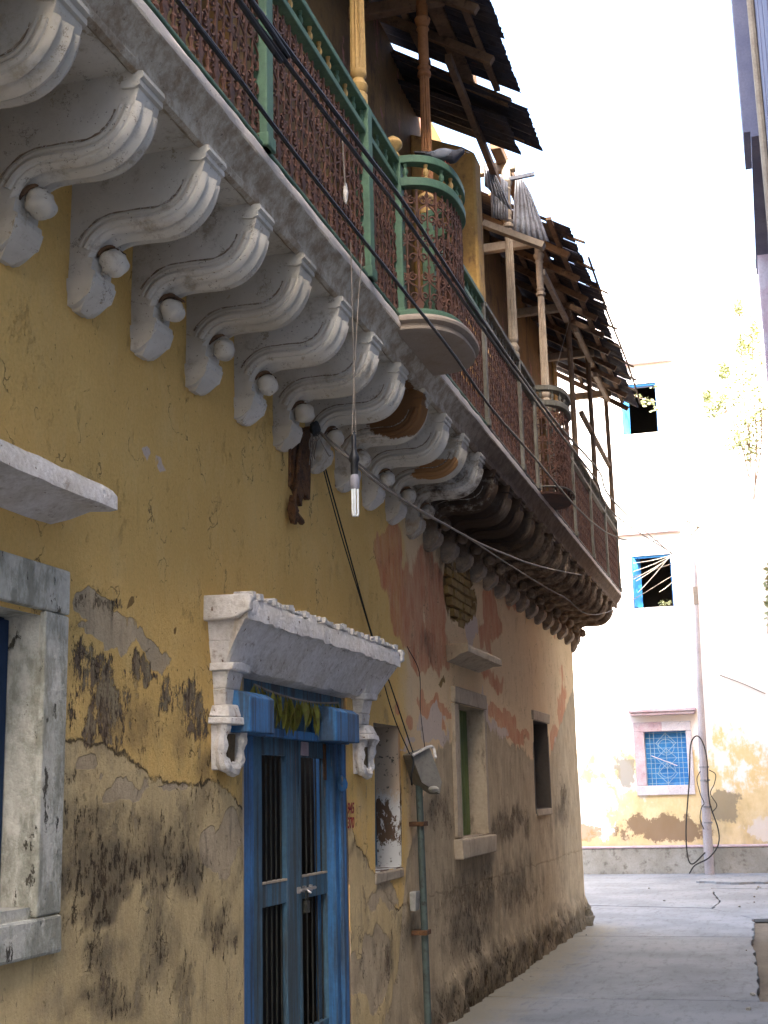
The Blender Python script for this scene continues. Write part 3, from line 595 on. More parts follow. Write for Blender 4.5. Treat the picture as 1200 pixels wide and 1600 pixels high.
# latch, padlock, hinges
lz = 1.13
m = MB(); m.tube([(XF+.022, ym-.05, lz), (XF+.022, ym+.19, lz)], .009, 8)
for q in (-.03, .06, .16): m.box((XF, ym+q-.012, lz-.016), (XF+.014, ym+q+.012, lz+.016))
m.tube([(XF+.022, ym+.04, lz), (XF+.05, ym+.04, lz-.02)], .006, 6); part('latch', m, STEEL, D)
m = MB(); m.box((XF+.012, ym+.02, lz-.12), (XF+.034, ym+.07, lz-.06)); m.tube(catmull([(XF+.023, ym+.03, lz-.06), (XF+.023, ym+.03, lz-.02), (XF+.023, ym+.045, lz-.005), (XF+.023, ym+.06, lz-.02), (XF+.023, ym+.06, lz-.06)], 4), .004, 6)
part('padlock', m, IRON, D, bevel=.003)
for y in (6.19, 7.355):
    m = MB(); m.box((XF, y, 1.70), (XF+.008, y+.035, 1.9)); part('hinge', m, RUSTPIPE, D, smooth=False)
m = MB(); m.box((XF, ym+.04, 1.83), (XF+.004, ym+.16, 1.90), .003); part('paper_scrap', m, PINKP, D, smooth=False)
m = MB(); m.blob((WX+.02, 7.44, 1.68), (.03, .025, .05), 8, 6, .1); part('knob', m, BLUE, D)
# hood over the door
hood(5.53, 8.10, 2.17, 2.49, .215, WHITE, D, .007, .08, 'door_hood')
m = MB()
for k in range(38):
    y = 5.6+k*.066; m.box((WX+.11+random.uniform(-.03, .02), y, 2.488), (WX+.205+random.uniform(-.012, .006), y+random.uniform(.03, .064), 2.502+random.uniform(0, .022)), .006)
part('crumbled_edge', m, WHITE, D, bevel=.006, label='crumbling whitewashed stones along the top edge')
for y_a, y_b in ((5.505, 5.55), (8.08, 8.125)):
    m = MB(); m.prism([(WX-.01, 2.385), (WX+.15, 2.39), (WX+.19, 2.41), (WX+.225, 2.425), (WX+.222, 2.455), (WX+.228, 2.47), (WX+.22, 2.495), (WX-.01, 2.50)], y_a, y_b); part('cornice_return', m, WHITE, D, bevel=.008)
def console(y0, y1, nm):
    """carved console below each end of the hood: cap, neck, pierced scroll, foot"""
    c = (y0+y1)/2; hw = (y1-y0)/2
    def ringbox(m, z0, z1, d0, d1, w0, w1):
        v = []
        for z, d, w_ in ((z0, d0, w0), (z1, d1, w1)):
            v += [(WX-.01, c-w_, z), (WX+d, c-w_*.8, z), (WX+d*1.05, c, z+.004), (WX+d, c+w_*.8, z), (WX-.01, c+w_, z)]
        f = [(0, 1, 2, 3, 4), (9, 8, 7, 6, 5)]+[(i, i+5, (i+1) % 5+5, (i+1) % 5) for i in range(5)]; m.add([tuple(q+random.uniform(-.004, .004) for q in u) for u in v], f)
    m = MB()
    for z0, z1, d0, d1, w0, w1_ in ((2.30, 2.42, .13, .17, hw*.95, hw*1.1), (2.20, 2.30, .085, .12, hw*.8, hw*.95), (2.17, 2.205, .10, .105, hw*.95, hw*.9), (2.09, 2.17, .06, .075, hw*.7, hw*.75), (2.02, 2.09, .05, .06, hw*.62, hw*.7), (1.965, 2.02, .095, .075, hw*1.05, hw*.8), (1.93, 1.965, .11, .10, hw*1.1, hw*1.1)):
        ringbox(m, z0, z1, d0, d1, w0, w1_)
    ringbox(m, 1.735, 1.93, .03, .045, hw*.85, hw*.9)
    part('console', m, WHITE, D, bevel=.006)
    m = MB()          # pierced scroll frame
    m.tube(catmull([(WX+.06, c-hw*.62, 1.94), (WX+.045, c-hw*.66, 1.86), (WX+.045, c-hw*.6, 1.77), (WX+.055, c, 1.735), (WX+.045, c+hw*.6, 1.77), (WX+.055, c+hw*.62, 1.86), (WX+.08, c+hw*.6, 1.94)], 5), [.030+.006*math.sin(q*1.3) for q in range(31)], 8)
    
    
    part('scroll', m, WHITE, D)
    m = MB(); m.box((WX+.03, c-hw*.26, 1.76), (WX+.052, c+hw*.3, 1.89), .004); part('dark_hollow_panel', m, HOLLOW_DARK, D, smooth=False)  # solid dark panel; the hollow's shade is put into its colour
console(5.56, 5.86, 0); console(7.66, 7.95, 1)

# --- corbels
NEAR = [(-2.318, 3.592), (-2.30, 3.630), (-2.268, 3.667), (-2.215, 3.690), (-2.14, 3.692), (-2.05, 3.690), (-1.975, 3.706), (-1.915, 3.748), (-1.876, 3.808), (-1.858, 3.868)]
def corbel():
    W_ = .155; m = MB()
    path = catmull([(x, 0, z) for x, z in NEAR], 3); n = len(path)
    cs = [(0, 0), (.006, .010), (.022, .016), (.038, .004), (.052, .014), (.078, .028), (.104, .014), (.118, .004), (.134, .016), (.150, .010), (W_, 0)]
    v = []; f = []; k = len(cs)
    for i, p in enumerate(path):
        t = (path[min(i+1, n-1)]-path[max(i-1, 0)]).normalized(); nrm = Vector((t.z, 0, -t.x))
        for y, h in cs: q = p+nrm*h; v.append((q.x, y, q.z))
    for i in range(n-1):
        for j in range(k-1): f.append((i*k+j, i*k+j+1, (i+1)*k+j+1, (i+1)*k+j))
    m.add(v, f)
    foot = [(-2.295, 3.59), (-2.302, 3.545), (-2.285, 3.535), (-2.283, 3.515), (-2.30, 3.505), (-2.284, 3.49), (-2.305, 3.455), (-2.345, 3.425), (-2.37, 3.412), (-2.405, 3.412)]
    top = [(-1.858, 3.868), (-1.848, 3.90), (-1.85, 3.93), (-1.862, 3.938), (-1.85, 3.95), (-1.85, 3.99), (-2.405, 3.99)]
    prof = [(p.x, p.z) for p in path]; poly = [(x, z) for x, z in foot][::-1]+prof+top[1:]
    # side cheeks
    m2 = MB(); m2.prism(poly, 0, W_); m.add(m2.v, m2.f)
    for y in (.004, W_-.004):
        for off, rr in ((.022, .017), (.050, .010)):
            P = []
            for i in range(2, n-1):
                t = (path[min(i+1, n-1)]-path[i-1]).normalized(); q = path[i]-Vector((t.z, 0, -t.x))*off; P.append((q.x, y, q.z))
            m.tube(P, rr, 8)
    # gem-cut foot, slightly wider than the cheek
    m.add([(-2.405, -.012, 3.50), (-2.288, -.012, 3.50), (-2.288, W_+.012, 3.50), (-2.405, W_+.012, 3.50), (-2.405, -.012, 3.515), (-2.284, -.012, 3.515), (-2.284, W_+.012, 3.515), (-2.405, W_+.012, 3.515),
           (-2.405, -.008, 3.47), (-2.30, -.008, 3.46), (-2.30, W_+.008, 3.46), (-2.405, W_+.008, 3.47), (-2.405, .04, 3.405), (-2.37, .045, 3.40), (-2.37, W_-.045, 3.40), (-2.405, W_-.04, 3.405)],
          [(4, 5, 6, 7), (0, 1, 5, 4), (1, 2, 6, 5), (2, 3, 7, 6), (8, 9, 1, 0), (9, 10, 2, 1), (10, 11, 3, 2), (12, 13, 9, 8), (13, 14, 10, 9), (14, 15, 11, 10), (15, 14, 13, 12)])
    # curled cap at the outer end
    m.prism([(-1.905, 3.915), (-1.86, 3.908), (-1.838, 3.918), (-1.838, 3.937), (-1.905, 3.937)], -.012, W_+.012); m.prism([(-1.90, 3.9372), (-1.84, 3.9372), (-1.826, 3.948), (-1.83, 3.968), (-1.90, 3.975)], -.006, W_+.006)
    return m.mesh('corbel', LIME, True, 42)
cm = corbel()
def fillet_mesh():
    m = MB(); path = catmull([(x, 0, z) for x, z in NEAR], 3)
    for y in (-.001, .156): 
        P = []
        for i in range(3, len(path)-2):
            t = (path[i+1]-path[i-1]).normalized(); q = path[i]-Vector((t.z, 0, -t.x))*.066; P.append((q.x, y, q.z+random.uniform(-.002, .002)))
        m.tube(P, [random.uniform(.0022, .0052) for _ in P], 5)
    return m.mesh('corbel_fillet', GRIME_SHADE)
GRIME_SHADE = worn('grime_and_shade_fillet', (.20, .14, .09), (.34, .29, .22), (.08, .05, .03), 14, .5, chip=(.45, .42, .38), chip_amt=.55)  # dark brown tubes: groove grime and its shadow line put into the colour
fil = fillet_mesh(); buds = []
mb_ = MB()
for yy in (-.045, -.015, .015, .045): mb_.tube([(.056*math.cos(a), yy+random.uniform(-.004, .004), .058*math.sin(a)) for a in [1.15+i_*.2 for i_ in range(9)]], [.003+.008*math.sin(math.pi*i_/8) for i_ in range(9)], 5)
cres = mb_.mesh('brown_crescent', worn('crusted_brown', (.17, .105, .06), (.11, .065, .04), (.05, .03, .02), 20, .5))  # brown crescent over the hollow of each bud
for q in range(3):
    mb_ = MB(); mb_.blob((0, 0, 0), (.055, .068, .057), 28, 18, .0)
    lob = (5, 6, 4)[q]; ph = q*1.3
    mb_.v = [tuple(Vector(v)*(1+.075*math.cos(lob*math.atan2(v[2], v[1])+ph)*min(1, math.hypot(v[1], v[2])/.04)+.02*math.sin(v[0]*90+q)*math.sin(v[2]*80))) for v in mb_.v]
    mb_.tube([(-.005+.066*math.cos(a)*.92, random.uniform(-.004, .004), .066*math.sin(a)) for a in [1.1+i_*.2 for i_ in range(14)]], [.006+.012*math.sin(math.pi*i_/13) for i_ in range(14)], 6)
    buds.append(mb_.mesh('corbel_bud', LIME, True, 60))
mb_ = MB(); mb_.tube([(.03*math.cos(a)*s_, 0, .03*math.sin(a)*s_) for a, s_ in [(i*.5, 1.2-.06*i) for i in range(14)]], .008, 5); curl = mb_.mesh('corbel_curl', LIME)
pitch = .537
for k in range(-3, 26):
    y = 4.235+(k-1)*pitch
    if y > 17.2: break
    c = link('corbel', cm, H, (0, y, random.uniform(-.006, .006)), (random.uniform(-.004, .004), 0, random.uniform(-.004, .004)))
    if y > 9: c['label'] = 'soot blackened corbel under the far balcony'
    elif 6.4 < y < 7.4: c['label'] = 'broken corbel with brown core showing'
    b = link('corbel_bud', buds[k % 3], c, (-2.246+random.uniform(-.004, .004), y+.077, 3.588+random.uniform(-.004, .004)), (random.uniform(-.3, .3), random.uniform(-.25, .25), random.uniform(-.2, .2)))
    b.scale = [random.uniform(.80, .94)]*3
    if k < 12: link('corbel_fillet', fil, c, (0, y, 0)); link('brown_crescent', cres, c, (-2.243, y+.077, 3.582), (random.uniform(-.1, .1), random.uniform(-.3, .2), 0))
m = MB(); m.prism([(-2.42, 3.34), (-2.37, 3.36), (-2.33, 3.42), (-2.32, 3.50), (-2.27, 3.56), (-2.25, 3.64), (-2.42, 3.7)], WY1-.12, WY1+.06); part('corner_corbel', m, LIME, H, bevel=.01)

# --- balcony floor
def lipfn(x, y, z): return x, z
P_ = [(-2.42, 4.062), (-1.90, 4.062), (-1.884, 3.972), (-1.868, 3.962), (-1.850, 3.970), (-1.842, 3.992), (-1.846, 4.005), (-1.836, 4.03), (-1.812, 4.055), (-1.80, 4.085), (-1.782, 4.098), (-1.775, 4.13), (-1.78, 4.155), (-1.80, 4.163), (-2.42, 4.163)]
def strip(y0, y1, nm):
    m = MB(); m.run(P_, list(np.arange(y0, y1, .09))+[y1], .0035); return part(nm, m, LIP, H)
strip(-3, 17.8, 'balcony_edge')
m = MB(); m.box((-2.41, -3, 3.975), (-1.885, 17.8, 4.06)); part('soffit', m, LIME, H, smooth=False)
# rounded bay: superellipse plan
def bayplan(cy, out, hy, n=22, e=2.6, x0=-1.80):
    P = []
    for i in range(n+1):
        a = -math.pi/2+math.pi*i/n; c, s_ = math.cos(a), math.sin(a)
        P.append((x0+out*max(c, 0)**(2/e), cy+hy*math.copysign(abs(s_)**(2/e), s_)))
    return P
B1 = 7.17
def bay_base(cy, levels, nm, mat):
    m = MB(); rings = [[(x, y, z) for x, y in bayplan(cy, o_, h_, 24)] for o_, h_, z in levels]
    v = [q for r in rings for q in r]; n = len(rings[0]); f = []
    for i in range(len(rings)-1):
        for k in range(n-1): f.append((i*n+k, i*n+k+1, (i+1)*n+k+1, (i+1)*n+k))
    f += [tuple(range(n)), tuple((len(rings)-1)*n+k for k in range(n))]
    m.add(v, f); return part(nm, m, mat, H)
bay_base(B1, [(.325, .44, 4.172), (.338, .453, 4.164), (.345, .46, 4.150), (.342, .457, 4.135), (.322, .437, 4.128), (.308, .424, 4.124), (.310, .426, 4.112), (.320, .435, 4.104), (.318, .433, 4.09), (.29, .41, 4.082), (.27, .39, 4.078), (.05, .25, 4.076)], 'bay_floor', LIME)
m = MB(); m.prism(bayplan(B1, .30, .42, 24), 4.173, 4.205, 'z'); part('bay_sill', m, GREEN, H, bevel=.004)
B2 = 11.75
m = MB(); m.prism(bayplan(B2, .22, .37, 24), 4.150, 4.172, 'z'); part('bay_floor', m, RUST, H, bevel=.004)

# --- railing
RX = -1.80; RZ0 = 4.165; ZL = 4.955; ZT = 5.085
posts = [1.9, 3.3, 4.70, 6.17, 6.80, 7.56, 9.12, 10.55, 11.28, 12.22, 13.6, 15.0, 16.4, 17.74]
def pm(y): return GREEN if y < 8 else RAILDK
for y in posts:
    m = MB(); hw = .038 if y < 8 else .03; m.box((RX-hw, y-hw, RZ0), (RX+hw, y+hw, 5.12)); m.box((RX-hw-.008, y-hw-.008, RZ0), (RX+hw+.008, y+hw+.008, RZ0+.06))
    part('railing_post', m, pm(y), H, smooth=False, bevel=.006)
def rails(y0, y1):
    for z, hw, hh in ((ZL, .026, .018), (ZT, .036, .018), (RZ0, .022, .009)):
        m = MB(); m.box((RX-hw, y0+.04, z), (RX+hw, y1-.04, z+2*hh)); part('railing_rail', m, pm(y0), H, smooth=False, bevel=.005)
# cast-iron pieces (shared meshes)
mb_ = MB(); mb_.box((-.005, -.007, .09), (.005, .007, .755)); mb_.prism([(-.020, .0), (.020, .0), (.024, .03), (.012, .045), (.026, .075), (.012, .10), (-.012, .10), (-.026, .075), (-.012, .045), (-.024, .03)], -.006, .006, 'x')
bar_mesh = mb_.mesh('railing_bar', RUST, False)
def spiral(cy, cz, r, s0, dr, turns=1.35, n=13):
    return [(0, cy+dr*math.cos(s0+2*math.pi*turns*i/n)*r*(1-.72*i/n), cz+math.sin(s0+2*math.pi*turns*i/n)*r*(1-.72*i/n)) for i in range(n+1)]
def scroll_cell(wd, n=4):
    m = MB(); h = wd*.25; r = h*.92
    zs_ = [.12, .235, .35, .465, .58, .69]
    for i, z in enumerate(zs_):
        for d in (-1, 1):
            P = spiral(0, 0, r, math.pi*(.5 if i % 2 else -.5), 1); P = [(0, d*(h*1.0+q[1]*1.0), z+q[2]) for q in P]; m.tube(P, .0062, n)
    for i in range(0, 5, 2):
        for d in (-1, 1):
            m.tube(catmull([(0, d*h*2*.98, zs_[i]), (0, d*h*1.7, zs_[i]+.05), (0, d*h*.25, zs_[i]+.085), (0, d*h*.2, zs_[i+1])], 3), .0055, n)
    m.box((-.004, -.004, .09), (.004, .004, .755))
    m.lathe((0, 0, 0), [(.006, .0), (.02, .03), (.006, .06), (.014, .085), (.005, .1)], 6)
    m.blob((0, 0, .295), (.008, .013, .013), 6, 4); m.blob((0, 0, .52), (.008, .013, .013), 6, 4); m.blob((0, 0, .725), (.008, .013, .016), 6, 4)
    return m.mesh('scrollwork', RUST)
cell = scroll_cell(.15); cellb = scroll_cell(.118)
mb_ = MB(); mb_.lathe((0, 0, 0), [(.014, 0), (.014, .008), (.007, .016), (.016, .034), (.014, .045), (.007, .058), (.012, .07), (.012, .0765)], 8); balm = {}
for mt in (YWOOD, GREEN, RAILDK): balm[mt.name] = mb_.mesh('baluster', mt)
def panel(y0, y1, near=True):
    n = max(1, round((y1-y0-.06)/.15)); st = (y1-y0-.06)/n
    for k in range(n+1):
        if 0 < k < n or True: link('railing_bar', bar_mesh, H, (RX, y0+.03+k*st, RZ0+.01))
    for k in range(n):
        o = link('scrollwork', cell, H, (RX, y0+.03+(k+.5)*st, RZ0+.01)); o.scale = (1, st/.15, 1)
    nb = max(1, round((y1-y0-.08)/.13))
    for k in range(nb):
        mt = random.choice([GREEN, YWOOD]) if y0 < 8 else RAILDK
        link('baluster', balm[mt.name], H, (RX, y0+.08+k*(y1-y0-.12)/max(nb-1, 1), ZL+.036)).scale = (1, 1, .094/.0765)
seg = list(zip(posts[:-1], posts[1:]))
for a, b in seg:
    if abs((a+b)/2-B1) < .2 or abs((a+b)/2-B2) < .25: continue
    rails(a, b)
    if b > 3: panel(a, b)
def bay_rail(cy, out, hy, mt, posty):
    pl = bayplan(cy, out, hy, 30, 2.6, RX)
    def ring(z, h, wd, nm):
        inn = bayplan(cy, out-wd, hy-wd*.8, 30, 2.6, RX); n = len(pl); m = MB()
        v = [(x, y, z) for x, y in pl]+[(x, y, z+h) for x, y in pl]+[(x, y, z+h) for x, y in inn]+[(x, y, z) for x, y in inn]; f = []
        for k in range(n-1):
            for a, b in ((0, 1), (1, 2), (2, 3), (3, 0)): f.append((a*n+k, a*n+k+1, b*n+k+1, b*n+k))
        f += [(0, n, 2*n, 3*n), (n-1, 4*n-1, 3*n-1, 2*n-1)]; m.add(v, f); part(nm, m, mt, H, bevel=.004)
    ring(ZT, .045, .075, 'bay_rail'); ring(ZL-.01, .05, .07, 'bay_rail'); ring(RZ0+.04, .012, .04, 'bay_rail')
    # arc-length stations
    mid = bayplan(cy, out-.03, hy-.025, 60, 2.6, RX); L = [0]
    for a, b in zip(mid[:-1], mid[1:]): L.append(L[-1]+math.hypot(a[0]-b[0], a[1]-b[1]))
    def atl(s_):
        i = max(j for j in range(len(L)-1) if L[j] <= s_+1e-9); t = (s_-L[i])/(L[i+1]-L[i]+1e-9); a, b = mid[i], mid[i+1]
        return (a[0]+(b[0]-a[0])*t, a[1]+(b[1]-a[1])*t, math.atan2(b[1]-a[1], b[0]-a[0])-math.pi/2)
    n = round(L[-1]/.118); st = L[-1]/n
    for k in range(n+1):
        x, y, r = atl(min(k*st, L[-1]-.001)); link('railing_bar', bar_mesh, H, (x, y, RZ0+.01), (0, 0, r))
    for k in range(n):
        x, y, r = atl((k+.5)*st); link('scrollwork', cellb, H, (x, y, RZ0+.01), (0, 0, r))
    for k in range(9):
        x, y, r = atl((k+.5)*L[-1]/9); link('baluster', balm[(YWOOD if k % 2 and mt is GREEN else mt).name], H, (x, y, ZL+.04)).scale = (1.1, 1.1, 1.18)
bay_rail(B1, .295, .405, GREEN, 0); bay_rail(B2, .26, .40, RAILDK, 0)
for y, r_ in ((6.80, .042), (7.56, .036)):
    m = MB(); m.lathe((RX-.01, y, 5.12), [(.04, 0), (.04, .03), (.025, .05), (.028, .06), (.052, .085), (.055, .105), (.04, .13), (.03, .135), (.012, .15)], 14); part('post_knob', m, YWOOD, H)

# --- columns
def column(y, x, zb, zt, mat, r=.040, nf=12, top=True):
    h = zt-zb; c = (x, y, zb)
    pr = [(.046, 0), (.046, .07), (.036, .085), (.046, .10), (.05, .125), (.036, .15), (.03, .165), (.043, .185), (.043, .20)]
    n1 = [(r*.98, .21), (r*1.02, .22)]+[(r*(1.02-.22*t), .22+(h-.22-.62)*t) for t in (.25, .5, .75, 1)]
    a = h-.62
    n2 = [(r*.78, a+.002), (.046, a+.012), (.046, a+.035), (.032, a+.05), (.045, a+.075), (.03, a+.09), (.034, a+.12), (.036, a+.125)]
    n3 = [(.036, a+.13), (.034, a+.34), (.044, a+.355), (.034, a+.375), (.05, a+.41), (.055, a+.43), (.04, a+.45), (.04, h)]
    m = MB(); m.lathe(c, pr+n1+n2+n3, nf*2, (nf, .20, .215, a+.001)); return part('column', m, mat, H)
column(6.17, RX-.02, 5.12, 6.93, YWOOD, .042); column(8.0, -1.9, 5.2, 6.93, OWOOD)
column(10.62, RX-.03, 5.12, 6.93, GWOOD, .04); column(12.3, RX-.03, 5.12, 6.93, GWOOD, .04)
for y in (14.2, 15.9, 17.74):
    m = MB(); m.tube([(RX-.02, y, 5.1), (RX-.02, y, 5.9), (RX-.03, y+.01, 6.93)], [.034, .03, .03], 8); part('column', m, BWOOD, H, label='plain weathered wooden post at the far end')
column(4.70-.05, RX-.02, 5.12, 6.93, YWOOD, .042); column(2.9, RX-.02, 5.12, 6.93, YWOOD, .042)
m = MB(); m.box((RX-.06, 15.0, 5.86), (RX-.01, 17.8, 5.90), .003); part('cross_rail', m, BWOOD, H)

# --- upper storey wall with openings
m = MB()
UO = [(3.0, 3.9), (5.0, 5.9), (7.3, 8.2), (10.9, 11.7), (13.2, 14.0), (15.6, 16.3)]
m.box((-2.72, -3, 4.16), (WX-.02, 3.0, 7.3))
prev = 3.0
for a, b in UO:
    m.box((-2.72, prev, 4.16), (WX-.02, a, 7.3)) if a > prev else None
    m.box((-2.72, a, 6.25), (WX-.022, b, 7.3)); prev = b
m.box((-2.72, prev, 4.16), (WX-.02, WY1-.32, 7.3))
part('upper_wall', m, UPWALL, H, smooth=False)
for a, b in UO:
    D2 = MB(); D2.box((-2.66, a, 4.17), (-2.62, b, 6.25)); part('upper_door', D2, YWOOD if a < 9 else BWOOD, H, smooth=False)
# yellow fin wall between the two balconies
m = MB(); m.prism([(WX-.02, 4.17), (-1.9, 4.17), (-1.9, 6.55), (-2.0, 6.62), (WX-.02, 6.8)], 9.62, 9.86); part('dividing_wall', m, YELPLAS, H, bevel=.02, label='yellow plastered fin wall dividing the balconies')
# back of the house so the roof rests on something
m = MB(); m.box((-9, -3, 4.16), (-8.8, WY1-.3, 8.6)); part('back_wall', m, UPWALL, H, smooth=False)

# --- roof
EX = -1.85
m = MB(); m.box((EX-.06, -3, 6.93), (EX+.05, 9.35, 7.03), 0); part('eaves_beam', m, BEAM, H, smooth=False, bevel=.01)
m = MB(); m.box((EX-.05, 10.3, 6.90), (EX+.04, 17.9, 6.99), 0); part('eaves_beam', m, BEAM, H, smooth=False, bevel=.01)
for y in (1.8, 4.2, 6.17, 8.0, 10.62, 12.3, 14.2, 15.9, 17.7):
    m = MB(); m.bar((WX-.3, y+.02, 6.88), (EX+.10, y+.02, 6.89), .08, .09); part('tie_beam', m, BEAM if y < 9 else GWOOD, H, smooth=False, bevel=.01)
def rz(x): return 6.70-(x+1.45)*.62          # roof plane height
y = -2.6
while y < 17.9:
    if 9.85 < y < 11.7: y += .62; continue
    m = MB(); m.bar((-3.1, y, rz(-3.1)-.05), (-1.5-random.uniform(0, .06), y+random.uniform(-.03, .03), rz(-1.5)-.05), .05, .06); part('rafter', m, BEAM, H, smooth=False); y += .62
for x in (-2.9, -2.15, -1.62):
    for a, b in ((-3, 9.2), (11.6, 17.9)):
        m = MB(); m.bar((x, a, rz(x)-.012), (x, b, rz(x)-.012+random.uniform(-.03, .03)), .045, .03); part('purlin', m, BEAM, H, smooth=False)
def tin(y0, y1, x0, x1, dz_=0, ragged_=0, mat=TIN, nm='roof_sheet', tilt=0, holes=0, seed=0):
    r = random.Random(seed); ny = int((y1-y0)/.0175); nx = 16; v = []; f = []
    for i in range(ny+1):
        yy = y0+(y1-y0)*i/ny; z_ = .011*math.sin(i*math.pi/2.2)
        lip_ = r.uniform(0, ragged_)
        if i == 0: base_l = r.uniform(0, ragged_)
        for j in range(nx+1):
            x = x0+(x1-(base_l+lip_*.4)-x0)*j/nx; v.append((x, yy+tilt*(j/nx), rz(x)+z_+dz_+.02*(j/nx)**2))
    for i in range(ny):
        for j in range(nx):
            if holes and j > nx-7 and r.random() < holes*(j-(nx-7))/6: continue
            f.append((i*(nx+1)+j, (i+1)*(nx+1)+j, (i+1)*(nx+1)+j+1, i*(nx+1)+j+1))
    m = MB(); m.add(v, f); o = part(nm, m, mat, H); s_ = o.modifiers.new('thickness', 'SOLIDIFY'); s_.thickness = .0025; return o
y = -2.6; k = 0
while y < 8.7:
    tin(y, y+.86, -3.3, -1.43+random.uniform(-.02, .05), .03+.006*(k % 2), .03, seed=k); y += .78; k += 1
tin(9.05, 9.75, -2.75, -1.36, -.10, .04, seed=51, tilt=.08); tin(9.3, 9.9, -2.9, -1.55, -.22, .05, seed=52, tilt=-.1)
y = 11.75; k = 60
while y < 17.6:
    x1 = -1.42+(.05 if y < 13 else .09)*random.random()
    tin(y, y+.8, -3.3, x1, .03+.008*(k % 2)-.01, .05, seed=k, holes=.05 if y > 11 else .02); y += .68; k += 1
# loose laths and stray pieces beyond the broken edge
for k in range(9):
    y = 12+k*.63; x0 = -1.5; ln = random.uniform(.12, .24)
    m = MB(); m.bar((x0, y, rz(x0)+.03), (x0+ln, y+random.uniform(-.05, .05), rz(x0+ln)+random.uniform(.0, .05)), .045, .015); part('broken_lath', m, BWOOD, H, smooth=False)
m = MB(); m.tube(catmull([(-1.36, 12.4, 6.69), (-1.35, 13.0, 6.64), (-1.36, 14.0, 6.66), (-1.33, 15.4, 6.62), (-1.34, 16.8, 6.64), (-1.36, 17.6, 6.66)], 5), .012, 5); part('broken_batten', m, BWOOD, H)
# grey sheets propped upright at the break
def sheet4(pts, nm='propped_sheet', mat=GREYTIN):
    a, b, c, d = [Vector(p) for p in pts]; v = []; f = []; n = 24
    nr = (b-a).cross(d-a).normalized()
    for i in range(n+1):
        for j in range(5):
            p = a.lerp(b, i/n).lerp(d.lerp(c, i/n), j/4)+nr*(.012*math.sin(i*1.6))+nr*(random.uniform(-.004, .004)); v.append(p)
    for i in range(n):
        for j in range(4): f.append((i*5+j, (i+1)*5+j, (i+1)*5+j+1, i*5+j+1))
    m = MB(); m.add(v, f); o = part(nm, m, mat, H); s_ = o.modifiers.new('thickness', 'SOLIDIFY'); s_.thickness = .004; return o
sheet4([at(1, 10.4, 765, 262), at(1, 10.4, 793, 285), at(1, 10.4, 793, 345), at(1, 10.4, 768, 340)])
sheet4([at(1, 10.9, 806, 262), at(1, 10.9, 828, 300), at(1, 10.9, 858, 378), at(1, 10.9, 800, 366)])
sheet4([at(1, 10.2, 756, 255), at(1, 10.2, 775, 275), at(1, 10.2, 800, 330), at(1, 10.2, 757, 290)])
m = MB(); m.bar(at(1, 10.6, 795, 280), at(1, 10.6, 835, 272), .03, .03); part('bracket_arm', m, GREYTIN, H, smooth=False)
m = MB(); m.bar(at(1, 10.3, 756, 350), at(1, 10.3, 850, 385), .09, .05); part('ledge_board', m, GWOOD, H, smooth=False)
m = MB(); m.bar(at(0, -1.86, 700, 90), at(0, -1.86, 780, 290), .05, .07); part('diagonal_brace', m, BEAM, H, smooth=False, bevel=.006)
for a, b in (((848, 425), (885, 500)), ((900, 515), (925, 570)), ((930, 585), (950, 625))):
    m = MB(); m.bar(at(0, -1.80, *a), at(0, -1.80, *b), .05, .06); part('diagonal_brace', m, GWOOD, H, smooth=False, bevel=.006)

# ================================================================== wall fittings
# conduit pipe and lamp
px_, pz = WX+.075, 1.75
t = thing('conduit_pipe', 'slim grey-green upright pipe on the wall under the square lamp head', 'pipe', (px_, 9.0, 0))
m = MB(); m.tube([(px_, 9.03, .0), (px_, 9.0, .8), (px_-.005, 8.98, 1.74)], .024, 10); part('tube', m, PIPE, t)
for z in (.7, 1.4):
    m = MB(); m.box((WX+.0, 8.94, z), (px_+.03, 9.06, z+.03)); part('clip', m, RUSTPIPE, t, smooth=False)
m = MB(); m.box((WX+.01, 8.86, .86), (WX+.06, 8.97, .98), .006); part('junction_block', m, CEMENT, t, bevel=.006)
t = thing('wall_lamp', 'grey weathered box-shaped lamp head on top of the thin wall pipe', 'lamp', (px_, 9.0, 1.72))
def P3(px, py, X): return at(0, X, px, py)
f4 = [(643, 1178, -2.30), (672, 1168, -2.26), (692, 1222, -2.16), (688, 1242, -2.16), (660, 1222, -2.27)]
a = [Vector(at(0, X, x, y)) for x, y, X in f4]; back = [q+Vector((-.10, .12, .0)) for q in a]
m = MB(); n = 5; m.add(a+back, [tuple(range(n)), tuple(range(2*n-1, n-1, -1))]+[(i, i+n, (i+1) % n+n, (i+1) % n) for i in range(n)]); part('lamp_shell', m, GALV, t, bevel=.012)
m = MB(); q0 = a[0]+Vector((.01, -.01, .01)); m.tube(catmull([a[0]+Vector((.01, -.01, -.01)), a[1]+Vector((.012, -.012, .008)), a[1].lerp(a[2], .35)+Vector((.012, -.012, .01))], 4), .010, 6); part('rim', m, WHITE, t)
c_ = (a[3]+a[4])/2+Vector((.02, -.02, -.005)); m = MB(); m.blob(c_, (.03, .09, .022), 10, 6); part('glass_cover', m, plain('dusty_glass', (.3, .28, .22), .3), t)
m = MB(); m.tube(catmull([a[0], a[0]+Vector((.02, -.03, -.06)), a[0]+Vector((.01, -.06, -.14)), a[0]+Vector((0, -.01, -.2))], 5), .006, 6); part('loose_wire', m, BLACKC, t)
